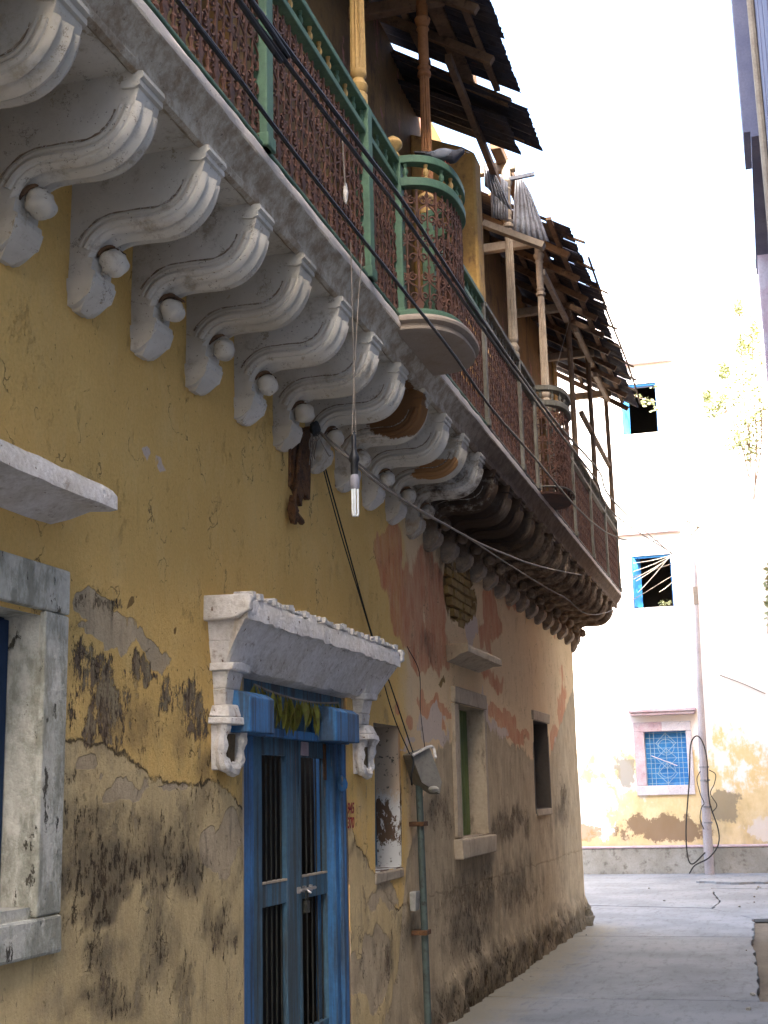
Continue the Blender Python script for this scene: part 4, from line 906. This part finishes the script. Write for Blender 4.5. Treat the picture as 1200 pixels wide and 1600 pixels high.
# rusty channel
t = thing('rusty_bracket', 'rotten rusty iron channel hanging on the ochre wall below the corbels', 'bracket', (-2.38, 6.75, 3.05))
def ragstrip(poly, x0, x1, nm, mat, par):
    P = []
    for i in range(len(poly)):
        a, b = Vector(poly[i]), Vector(poly[(i+1) % len(poly)])
        for k in range(7): P.append(a.lerp(b, k/7)+Vector((random.uniform(-.008, .008), random.uniform(-.008, .008))))
    m = MB(); m.prism([(p.x, p.y) for p in P], x0, x1, 'x'); part(nm, m, mat, par, smooth=False)
def w2(px, py): q = at(0, WX, px, py); return (q.y, q.z)
ragstrip([w2(449, 690), w2(478, 665), w2(476, 783), w2(466, 772), w2(462, 790), w2(450, 760)], WX, WX+.035, 'back_plate', RUSTPIPE, t)
m = MB(); m.tube([Vector(at(0, WX+.05, *q)) for q in ((472, 670), (466, 720), (463, 760), (458, 785))], .013, 6); m.tube([Vector(at(0, WX+.05, *q)) for q in ((453, 690), (452, 760))], .008, 5); part('rod', m, RUSTPIPE, t)
m = MB(); c0 = Vector(at(0, WX+.04, 458, 797)); m.blob(c0, (.03, .04, .075), 8, 6, .25); m.tube([c0+Vector((0, .02, -.01)), c0+Vector((0, .14, -.04))], .018, 6); part('clump', m, RUSTPIPE, t)
t = thing('cable_knot', 'dark knot of cables at the corbel above the rusty channel', 'cable', (-2.25, 6.2, 3.4))
m = MB(); c0 = Vector(at(0, -2.28, 492, 670))
m.blob(c0, (.03, .045, .04), 8, 6, .2); part('knot', m, BLACKC, t)
for k in range(7):
    a = c0; P = [a]
    for j in range(3): P.append(P[-1]+Vector((random.uniform(-.04, .03), random.uniform(-.05, .12), random.uniform(-.09, .0))))
    m = MB(); m.tube(catmull(P, 4), .003, 5); part('wire', m, GREYC, t)
# hanging bulb
t = thing('hanging_bulb', 'white folded-tube bulb in a dark holder hanging on thin strings from the balcony', 'bulb', tuple(at(0, -1.75, 554, 800)))
BX = -1.75
m = MB(); A_ = Vector(at(0, BX, 554, 742)); T_ = Vector(at(0, BX, 554, 800))
m.lathe((A_.x, A_.y, A_.z), [(.005, .20), (.011, .19), (.012, .12), (.014, .11), (.024, .085), (.026, .07), (.018, .055), (.018, .0)], 12); part('holder', m, BLACKP, t)
m = MB(); m.lathe((A_.x, A_.y, A_.z-.07), [(.014, 0), (.022, .01), (.024, .045), (.018, .07)], 12); part('lamp_base', m, BASEW, t)
m = MB()
for k in range(3):
    an = k*2.094+.3
    for d in (-.45, .45):
        x = A_.x+.014*math.cos(an+d); y_ = A_.y+.014*math.sin(an+d)
        m.tube([(x, y_, A_.z-.068), (x, y_, A_.z-.185), (x*.7+A_.x*.3, y_*.7+A_.y*.3, A_.z-.192)], .0055, 7)
part('glass_tube', m, BULB, t)
m = MB(); E_ = Vector(at(0, -1.765, 548, 378)); top_ = A_+Vector((0, 0, .21)); mid_ = Vector(at(0, BX, 553, 590))
m.tube([top_, Vector(at(0, BX, 546, 690)).lerp(top_, .6), mid_, E_], .0022, 5); m.tube([top_, Vector(at(0, BX, 561, 690)).lerp(top_, .6), mid_], .0022, 5)
m.tube([mid_, Vector(at(0, BX, 560, 470)), Vector(at(0, -1.765, 566, 395))], .0022, 5); part('string', m, GREYC, t)
t = thing('hanging_cord', 'short frayed string with pale weight tied to the green balcony railing', 'cord', tuple(at(0, -1.74, 540, 300)))  # hanging cord with a pale end piece
m = MB(); m.tube([Vector(at(0, -1.74, 534, 200)), Vector(at(0, -1.74, 539, 290))], .0035, 5); part('string', m, GREYC, t)
m = MB(); m.blob(Vector(at(0, -1.74, 540, 302)), (.012, .012, .055), 8, 6, .12); part('cord', m, WHITE, t)
# garland
t = thing('door_garland', 'dried leaf garland strung under the white hood above the blue door', 'garland', (WX+.03, 6.7, 2.1))
ga = Vector((WX+.03, 6.05, 2.14)); gb = Vector((WX+.03, 7.35, 2.13)); S_ = sag(ga, gb, .03, 20)
m = MB(); m.tube(S_, .006, 5); part('string', m, GREYC, t)
lf = MB(); lf.add([(0, 0, 0), (.008, -.018, -.05), (.012, -.012, -.11), (0, 0, -.155), (-.004, .014, -.11), (.004, .018, -.05), (.010, 0, -.06)], [(0, 1, 6), (1, 2, 6), (2, 3, 6), (3, 4, 6), (4, 5, 6), (5, 0, 6)]); lfm = lf.mesh('leaf', MANGO)
for k in range(46):
    p = S_[min(20, int(k*20/45))]+Vector((random.uniform(-.0, .02), random.uniform(-.02, .02), 0)); o = link('leaf', lfm, t, p, (random.uniform(-.25, .25), random.uniform(-.15, .15), random.uniform(-1, 1))); o.scale = (1.3, random.uniform(.8, 1.3), random.uniform(.7, 1.35))
m = MB(); m.blob((WX+.05, 7.13, 1.99), (.025, .035, .03), 8, 6, .2); part('flower', m, TUFTY, t)
# painted numbers
def paint_text(body, px, py, size):
    cu = bpy.data.curves.new('number', 'FONT'); cu.body = body; cu.size = size; cu.extrude = .0006; cu.shear = .15; cu.offset = .002
    o = bpy.data.objects.new('tmp', cu); COL.objects.link(o); dg = bpy.context.evaluated_depsgraph_get(); me_ = bpy.data.meshes.new_from_object(o.evaluated_get(dg)); bpy.data.objects.remove(o)
    me_.materials.clear(); me_.materials.append(RED); q = at(0, WX+.022, px, py)
    return link('painted_number', me_, H, q, (math.pi/2, 0, math.pi/2), label='red hand painted number %s beside the door' % body)
paint_text('945', 543, 1271, .085).scale = (1.0, 1, 1); paint_text('370', 543, 1294, .085)

# --- pigeon
t = thing('pigeon', 'dark grey pigeon perched on the green rail of the rounded balcony', 'pigeon', (-1.5, 6.92, 5.13))
c = Vector((-1.545, 6.97, 5.131+.049)); PS = 1.15; ux = Vector((1, 0, 0))
def pp(dx, dz, dy_=0): return c+Vector((dx, dy_, dz))
bd = bpy.data.meshes.new('body'); vs = [pp(-.135, .035), pp(-.10, .03), pp(-.055, .018), pp(0, .006), pp(.05, -.002), pp(.078, .012), pp(.096, .022), pp(.112, .014)]
bd.from_pydata([tuple(q-c) for q in vs], [(i, i+1) for i in range(7)], []); bo = link('body', bd, t, c)
sk = bo.modifiers.new('skin', 'SKIN'); rr = [(.008, .022), (.016, .026), (.034, .036), (.046, .046), (.040, .042), (.026, .026), (.024, .024), (.014, .013)]
for v_, r_ in zip(bd.skin_vertices[0].data, rr): v_.radius = r_
bd.skin_vertices[0].data[3].use_root = True; bo.modifiers.new('sub', 'SUBSURF').render_levels = 2; bd.materials.append(PIG)
for s_ in (-1, 1):
    m = MB(); m.blob((c.x-.015, c.y+s_*.036, c.z+.012), (.062, .012, .030), 12, 8); m.tube([(c.x-.05, c.y+s_*.032, c.z+.018), (c.x-.115, c.y+s_*.012, c.z+.034)], [.018, .004], 6); part('wing', m, PIGG, t)
    for k in range(1): m = MB(); m.tube([(c.x, c.y+s_*.018, c.z-.03), (c.x+.004, c.y+s_*.018, c.z-.048)], .004, 5); m.tube([(c.x-.012, c.y+s_*.018, c.z-.048), (c.x+.024, c.y+s_*.018, c.z-.048)], .003, 5); part('leg', m, PIGR, t)
m = MB(); m.add([pp(-.10, .045, -.02), pp(-.10, .045, .02), pp(-.18, .056, .028), pp(-.18, .056, -.028), pp(-.10, .034, -.02), pp(-.10, .034, .02), pp(-.18, .050, .028), pp(-.18, .050, -.028)], [(0, 1, 2, 3), (4, 5, 6, 7), (0, 1, 5, 4), (1, 2, 6, 5), (2, 3, 7, 6), (3, 0, 4, 7)]); part('tail', m, PIG, t)
m = MB(); m.tube([pp(.122, .012), pp(.142, .004)], [.006, .0015], 6); part('beak', m, BEAK, t)
# --- cables
def cable(nm, pts, r, mat, label, group=None, n=6):
    if group and 'balcony' in group: d0 = (Vector(pts[0])-Vector(pts[1])).normalized(); pts = [Vector(pts[0])+d0*8]+list(pts)
    P = catmull(pts, n); m = MB(); m.tube(P, r, 6); o = part(nm, m, mat, None); tag(o, label, 'cable', group); return o
A0 = lambda X, x, y: at(0, X, x, y)
G_ = 'black cables running along the balcony'
cable('cable', [A0(-1.45, 330, -62), A0(-1.45, 373, 0), A0(-1.45, 563, 250), A0(-1.45, 627, 333), A0(-1.45, 750, 507), A0(-1.47, 863, 662), A0(-1.46, 930, 748), A0(-1.5, 965, 808), at(1, 27.9, 1056, 868)], .0095, BLACKC, 'middle of the three black cables crossing the balcony railing', G_)
cable('cable', [A0(-1.44, 340, -78), A0(-1.44, 392, 0), A0(-1.44, 567, 233), A0(-1.44, 640, 330), A0(-1.44, 752, 498), A0(-1.47, 865, 655), A0(-1.46, 935, 735), A0(-1.5, 965, 790), at(1, 27.92, 1050, 866)], .0095, BLACKC, 'uppermost black cable crossing the balcony railing', G_)
cable('cable', [A0(-1.46, 235, -55), A0(-1.46, 277, 0), A0(-1.46, 350, 92), A0(-1.46, 480, 265), A0(-1.46, 693, 533), A0(-1.46, 813, 690), A0(-1.5, 970, 842), at(1, 27.95, 1075, 838)], .008, BLACKC, 'lowest black cable, sagging across the balcony edge and the rounded bay', G_)
cable('cable', [at(0, -2.28, 497, 672), at(0, -2.1, 520, 697), at(0, -2.0, 545, 716), at(0, -1.95, 600, 762), at(0, -1.9, 700, 822), at(0, -1.8, 780, 862), at(0, -1.72, 880, 893), at(1, 26.5, 975, 905), at(1, 27.9, 1052, 880)], [.010, ]*49 if False else .007, GREYC, 'pale dusty cable leaving the dark knot and drooping under the sooty balcony')
cable('cable', [at(0, -2.28, 497, 672), at(0, -2.12, 550, 716), at(0, -2.1, 650, 795), at(0, -2.0, 720, 833), at(0, -1.9, 800, 885), at(0, -1.85, 880, 932), at(0, -1.8, 948, 957), at(1, 27.9, 1050, 900)], .006, GREYC, 'second pale cable, the lower one sloping down below the sooty corbels')
cable('cable', [at(0, -2.34, 494, 680), at(0, -2.35, 540, 845), at(0, -2.36, 583, 998), at(0, -2.3, 610, 1070), at(0, -2.32, 645, 1175)], .005, BLACKC, 'thin dark wire dropping down the ochre wall to the wall lamp, right-hand strand')
cable('cable', [at(0, -2.345, 492, 682), at(0, -2.35, 530, 825), at(0, -2.37, 578, 985), at(0, -2.33, 612, 1110), at(0, -2.32, 640, 1178)], .0042, BLACKC, 'thin dark wire dropping down the ochre wall to the wall lamp, left-hand strand')
cable('cable', [at(0, -1.82, 896, 478), at(0, -1.8, 868, 580)], .003, GREYC, 'short thin stay wire slanting from the broken roof to the second bay')
cable('wall_wire', [at(0, -2.385, 636, 1010), at(0, -2.385, 655, 1050), at(0, -2.385, 657, 1110), at(0, -2.385, 664, 1170)], .003, BLACKC, 'hair-thin wire hanging on a nail above the wall lamp')

# ================================================================== facing building
FY = 28.0
FB = thing('facing_building', 'tall sunlit whitewashed building with peeling yellow paint closing the lane', 'building', (-2, FY, 0))
FO = [(-2.56, -1.82, 9.0, 10.1), (-2.56, -1.75, 5.29, 6.38), (-2.52, -1.69, 1.69, 2.76)]
xs = sorted({-10., 5.}|{v for o_ in FO for v in o_[:2]}); zs = sorted({0., 12.2}|{v for o_ in FO for v in o_[2:]}|{.5})
m = MB()
for i in range(len(xs)-1):
    for j in range(len(zs)-1):
        xc = (xs[i]+xs[i+1])/2; zc = (zs[j]+zs[j+1])/2
        if any(o_[0] < xc < o_[1] and o_[2] < zc < o_[3] for o_ in FO): continue
        m.add([(xs[i], FY, zs[j]), (xs[i+1], FY, zs[j]), (xs[i+1], FY, zs[j+1]), (xs[i], FY, zs[j+1])], [(0, 1, 2, 3)])
part('front_wall', m, FACADE, FB, smooth=False)
m = MB(); m.box((-10, FY+3, 0), (5, FY+6, 12.2)); part('house_body', m, INROOM, FB, smooth=False)
m = MB(); m.box((-10, FY, 12.2), (5, FY+6, 12.35)); m.box((-10.1, FY-.02, 0), (-10, FY+6, 12.2)); m.box((5, FY-.02, 0), (5.1, FY+6, 12.2)); part('parapet', m, FACADE, FB, smooth=False)
for o_ in FO:
    m = MB(); t_ = .04; a, b, z0, z1 = o_
    for q, r_ in (((a-t_, z0-t_), (a, z1+t_)), ((b, z0-t_), (b+t_, z1+t_)), ((a, z0-t_), (b, z0)), ((a, z1), (b, z1+t_))): m.box((q[0], FY+.002, q[1]), (r_[0], FY+.345, r_[1]))
    part('reveal', m, PALEP, FB, smooth=False)
m = MB(); m.box((-10, FY-.34, -.05), (5, FY-.002, .485)); part('plinth', m, CEMENT, FB, smooth=False, bevel=.02)
m = MB(); m.box((-10, FY-.36, .487), (5, FY-.002, .525)); part('plinth_cap', m, PINKP, FB, smooth=False, bevel=.01)
# upper windows: blue frame and one open leaf at the left
for i, (a, b, z0, z1) in enumerate(FO[:2]):
    W_ = link('window', None, FB, (a, FY, z0)); W_['label'] = 'open upper window with blue frame'
    m = MB(); m.box((a, FY+.05, z0), (a+.045, FY+.11, z1)); m.box((b-.02, FY+.05, z0), (b, FY+.11, z1)); m.box((a+.045, FY+.05, z1-.045), (b-.02, FY+.11, z1)); part('frame', m, FARBLUE, W_, smooth=False)
    m = MB(); m.bar((a+.03, FY-.0, (z0+z1)/2), (a+.12+.03*i, FY+.30, (z0+z1)/2), .03, z1-z0-.06); part('shutter', m, FARBLUE, W_, smooth=False)
m = MB(); m.box((-2.5, FY-.16, 10.52), (-1.42, FY-.002, 10.585)); m.box((-1.9, FY-.18, 10.586), (-1.42, FY-.002, 10.62)); part('ledge', m, PINKP, FB, smooth=False)
m = MB(); m.box((-2.9, FY-.10, 6.83), (-1.5, FY-.002, 6.87), .004); part('ledge', m, PINKP, FB, smooth=False)
# lower window
W_ = link('window', None, FB, (-2.1, FY, 1.5)); W_['label'] = 'blue window with iron lattice and pale surround'
a, b, z0, z1 = FO[2]
m = MB(); m.box((-2.72, FY-.05, 1.69), (a, FY-.002, z1)); m.box((-2.72, FY-.05, z1), (-2.15, FY-.002, 2.95)); part('surround', m, PINKP, W_, smooth=False, bevel=.01)
m = MB(); m.box((b, FY-.05, 1.69), (-1.58, FY-.002, z1)); m.box((-2.15, FY-.052, z1), (-1.58, FY-.002, 2.95)); m.box((-2.72, FY-.055, 1.5), (-1.58, FY-.002, 1.688)); part('surround', m, PALEP, W_, smooth=False, bevel=.01)
m = MB(); m.prism([(a, 0), (b, 0), (b, 0), (a, 0)], 0, 0, 'y') if False else m.box((-2.78, FY-.30, 3.14), (-1.45, FY-.002, 3.20)); m.box((-2.74, FY-.26, 3.08), (-1.48, FY-.002, 3.138)); part('hood', m, PINKP, W_, smooth=False, bevel=.01)
m = MB(); m.box((a, FY+.16, z0), (b, FY+.19, z1)); part('shutter', m, FARBLUE, W_, smooth=False)
LAT = plain('pale_blue_lattice', (.30, .45, .5), .6)
m = MB(); yy = FY+.10
for k in range(11): z = z0+.04+k*.1; m.bar((a, yy, z), (b, yy, z), .008, .008)
for x in (a+.10, a+.18, b-.18, b-.10, (a+b)/2): m.bar((x, yy-.01, z0), (x, yy-.01, z1), .009, .009)
cx = (a+b)/2; cz = (z0+z1)/2
for dz_ in (-.3, 0, .3):
    for sx in (-1, 1):
        m.bar((cx, yy-.018, cz+dz_-.2), (cx+sx*.2, yy-.018, cz+dz_), .009, .009); m.bar((cx+sx*.2, yy-.018, cz+dz_), (cx, yy-.018, cz+dz_+.2), .009, .009)
m.tube([(cx+.16*math.cos(q*math.pi/8), yy-.02, cz+.22+.16*math.sin(q*math.pi/8)) for q in range(17)], .005, 5); m.tube([(cx+.16*math.cos(q*math.pi/8), yy-.02, cz-.22+.16*math.sin(q*math.pi/8)) for q in range(17)], .005, 5)
part('lattice', m, LAT, W_, smooth=False)
m = MB(); m.tube([(-2.40, FY+.02, 2.28), (-1.9, FY+.02, 2.07)], .010, 5); part('stick', m, PALEP, W_)

# ================================================================== utility pole
PY = 27.3
t = thing('utility_pole', 'slim leaning pale pole with loops of cable in front of the facing building', 'pole', (-1.38, PY, 0))
m = MB(); m.tube([(-1.38, PY, -.04), (-1.375, PY, .5), (-1.34, PY, 2.6), (-1.30, PY, 4.0), (-1.25, PY, 5.5), (-1.22, PY, 7.1)], [.095, .09, .075, .05, .035, .022], 14); part('shaft', m, POLE, t)
m = MB(); 
for z in (.95, 1.25, 1.75, 2.0): m.lathe((-1.365+.012*z, PY, z), [(.096, 0), (.096, .03)], 14)
part('strap', m, GREYTIN, t)
m = MB(); m.box((-1.31, PY-.06, 5.2), (-1.22, PY+.06, 5.55)); part('clamp_box', m, GREYC, t)
m = MB(); m.tube([(-1.3, PY, 6.6), (-1.12, PY, 6.75)], .02, 5); m.tube([(-1.34, PY, 6.9), (-1.12, PY, 6.8)], .02, 5); m.blob((-1.12, PY, 6.78), (.05, .05, .05), 8, 6); part('insulator', m, GREYC, t)
def loop(pts, r, lab, mat=BLACKC):
    cable('cable_loop', [at(1, PY-.17, *p) for p in pts], r, mat, lab)
loop([(1077, 1365), (1086, 1352), (1108, 1340), (1122, 1320), (1122, 1295), (1108, 1250), (1105, 1190), (1098, 1160), (1088, 1150), (1079, 1165), (1077, 1220), (1072, 1290), (1074, 1335), (1082, 1350), (1102, 1332)], .0135, 'large dark hanging loop of cable round the foot of the utility pole')
loop([(1094, 1205), (1089, 1218), (1094, 1240), (1100, 1255), (1096, 1262), (1094, 1280), (1100, 1296)], .009, 'small curl of cable on the left side of the utility pole')
loop([(1108, 1203), (1118, 1210), (1116, 1225), (1110, 1240), (1120, 1258), (1112, 1270)], .009, 'small tangle of cable on the right side of the utility pole')
for k, ((x0, y0), (x1, y1)) in enumerate([((990, 880), (1048, 868)), ((990, 893), (1050, 868)), ((990, 905), (1052, 868)), ((994, 908), (1045, 872)), ((997, 926), (1046, 870)), ((1030, 925), (1052, 908))]):
    cable('service_wire', [at(1, FY-.12, x0, y0), at(1, FY-.12, (x0+x1)/2, (y0+y1)/2+1.5), at(1, FY-.12, x1, y1)], .008, plain('pale_service_wire', (.55, .5, .4), .6) if k == 0 else bpy.data.materials['pale_service_wire'], ('uppermost', 'second from top', 'third from top', 'fourth from top', 'fifth from top, steep', 'lowest and shortest')[k]+' of the pale wires fanned across the middle blue window', 'wires fanned across the middle window')  # pale tan wires
cable('facade_shade_edge', [at(1, FY-.05, 1125, 1055), at(1, FY-.05, 1160, 1068), at(1, FY-.05, 1196, 1084)], .01, GREYC, 'thin grey line drawn on the shade edge slanting across the peeling facade right of the pole')  # thin tube drawn along the slanting edge of sun and shade

# ================================================================== right-hand building
RB = thing('lane_building', 'tall bluish shaded building with boarded side at the right edge of the lane', 'building', (1.2, 8, 0))
m = MB(); m.box((1.9, -14, -.05), (8, 9.39, 12.6)); part('unseen_near_block', m, NEARB, RB, smooth=False)  # unseen block: shades the lane, pale finish bounces light onto the near wall
m = MB(); m.box((.42, 9.4, -.05), (8, 16.2, 11.6)); part('wall', m, SLATE, RB, smooth=False, bevel=.02)
for k in range(7):
    y = 9.6+k*.94; m = MB(); m.box((.385, y, 5.2), (.419, y+.78, 11.3), .006); part('board', m, SLATE, RB, smooth=False)
m = MB(); m.tube([(.36, 12.2, 3), (.35, 12.2, 8), (.34, 12.25, 11)], .035, 8); part('downpipe', m, GWOOD, RB)
m = MB(); m.box((.25, 12.4, 7.7), (.9, 16.1, 7.8)); part('awning', m, SLATE, RB, smooth=False)
m = MB(); m.box((.2, 13.5, 8.3), (.42, 14.4, 11.2)); part('shutter', m, SLATE, RB, smooth=False)
m = MB(); m.box((.26, 15.2, 5.6), (.42, 16.1, 7.6)); part('shutter', m, PINKP, RB, smooth=False)
RC = thing('corner_house', 'house with a pitched tin roof edge behind the creeper, right of the lane', 'house', (2, 23, 0))
m = MB(); m.box((.75, 20.0, -.05), (6, 26.4, 9.2)); part('wall', m, YELPLAS, RC, smooth=False)  # height raised so its shadow covers the lower facing facade
m = MB(); m.prism([(.30, 9.3), (.42, 8.8), (.75, 7.6), (1.2, 7.5), (6, 7.5), (6, 9.5)], 19.6, 19.98); part('gable', m, SLATE, RC, smooth=False)
# ================================================================== creeper and plants
def leafy(t, cents, n, size, mat=LEAF, nm='foliage', seed=1):
    r = random.Random(seed); m = MB()
    for k in range(n):
        c0, rad = r.choice(cents); d = Vector((r.gauss(0, 1), r.gauss(0, 1), r.gauss(0, 1))); d = d/max(d.length, .01)*r.random()**.5
        p = Vector(c0)+Vector((d.x*rad[0], d.y*rad[1], d.z*rad[2])); s = size*r.uniform(.6, 1.3)
        u = Vector((r.uniform(-1, 1), r.uniform(-1, 1), r.uniform(-.6, .6))).normalized(); v = u.orthogonal().normalized(); v = (v*math.cos(k)+u.cross(v)*math.sin(k))
        m.add([p-u*s, p-v*s*.55+u*s*.1, p+u*s, p+v*s*.55+u*s*.1], [(0, 1, 2), (0, 2, 3)])
    o = part(nm, m, mat, t, smooth=False); o['kind'] = 'stuff'; return o
TY = 25.0
t = thing('creeper', 'pale sunlit straggling creeper climbing the wall at the right edge', 'plant', tuple(at(1, TY, 1172, 1040)))
cs = []
for x, y, rx, rz_ in ((1175, 560, 18, 40), (1160, 600, 30, 30), (1130, 625, 28, 18), (1115, 640, 20, 14), (1165, 660, 25, 25), (1150, 690, 18, 20), (1175, 700, 20, 30), (1185, 640, 15, 50), (1160, 540, 14, 20), (1180, 520, 10, 30), (1130, 580, 12, 12), (1155, 480, 10, 14), (1105, 620, 8, 8)):
    q = at(1, TY, x, y); e = abs(at(1, TY, x+rx, y).x-q.x); g_ = abs(at(1, TY, x, y-rz_).z-q.z); cs.append((q, (e, .35, g_)))
leafy(t, cs, 2600, .042, seed=3)
for xs_ in ([(1172, 760), (1172, 700), (1165, 640), (1150, 600)], [(1178, 780), (1182, 700), (1178, 600), (1175, 520)], [(1170, 745), (1160, 700), (1140, 650), (1115, 640)], [(1180, 760), (1190, 690), (1188, 600)], [(1172, 700), (1155, 670), (1130, 630), (1120, 585)], [(1165, 640), (1160, 580), (1156, 490)], [(1178, 600), (1190, 560), (1180, 500)], [(1150, 650), (1130, 640), (1105, 622)]):
    m = MB(); m.tube(catmull([at(1, TY, *q) for q in xs_], 4), .014, 5); part('stem', m, STEM, t)
t = thing('ledge_plant', 'small pale plant sprouting across the topmost open window', 'plant', tuple(at(1, FY-.2, 1000, 640)))
cs = [(at(1, FY-.2, x, y), (.10, .06, .07)) for x, y in ((980, 615), (990, 620), (1000, 618), (1008, 625), (1018, 628), (1024, 604), (1004, 632), (1022, 640))]
leafy(t, cs, 70, .05, seed=5); m = MB(); m.tube([at(1, FY-.1, 970, 608), at(1, FY-.2, 1000, 622), at(1, FY-.2, 1026, 628)], .01, 5); part('stem', m, STEM, t)
t = thing('ledge_plant', 'tiny tuft of leaves on the sill of the middle open window', 'plant', tuple(at(1, FY-.15, 1038, 948)))
leafy(t, [(at(1, FY-.15, 1038, 942), (.14, .05, .07))], 34, .045, seed=6); m = MB(); m.tube([at(1, FY-.1, 1038, 950), at(1, FY-.15, 1036, 938)], .008, 5); part('stem', m, STEM, t)
t = thing('hanging_plant', 'dark hanging clump of leaves at the right edge beside the pole', 'plant', tuple(at(1, 21, 1198, 990)))
leafy(t, [(at(1, 21, 1203, y), (.08, .12, .2)) for y in (890, 915, 945, 970)], 160, .05, seed=8); m = MB(); m.tube([at(1, 21, 1206, 860), at(1, 21, 1202, 920), at(1, 21, 1200, 990)], .01, 5); part('stem', m, STEM, t)
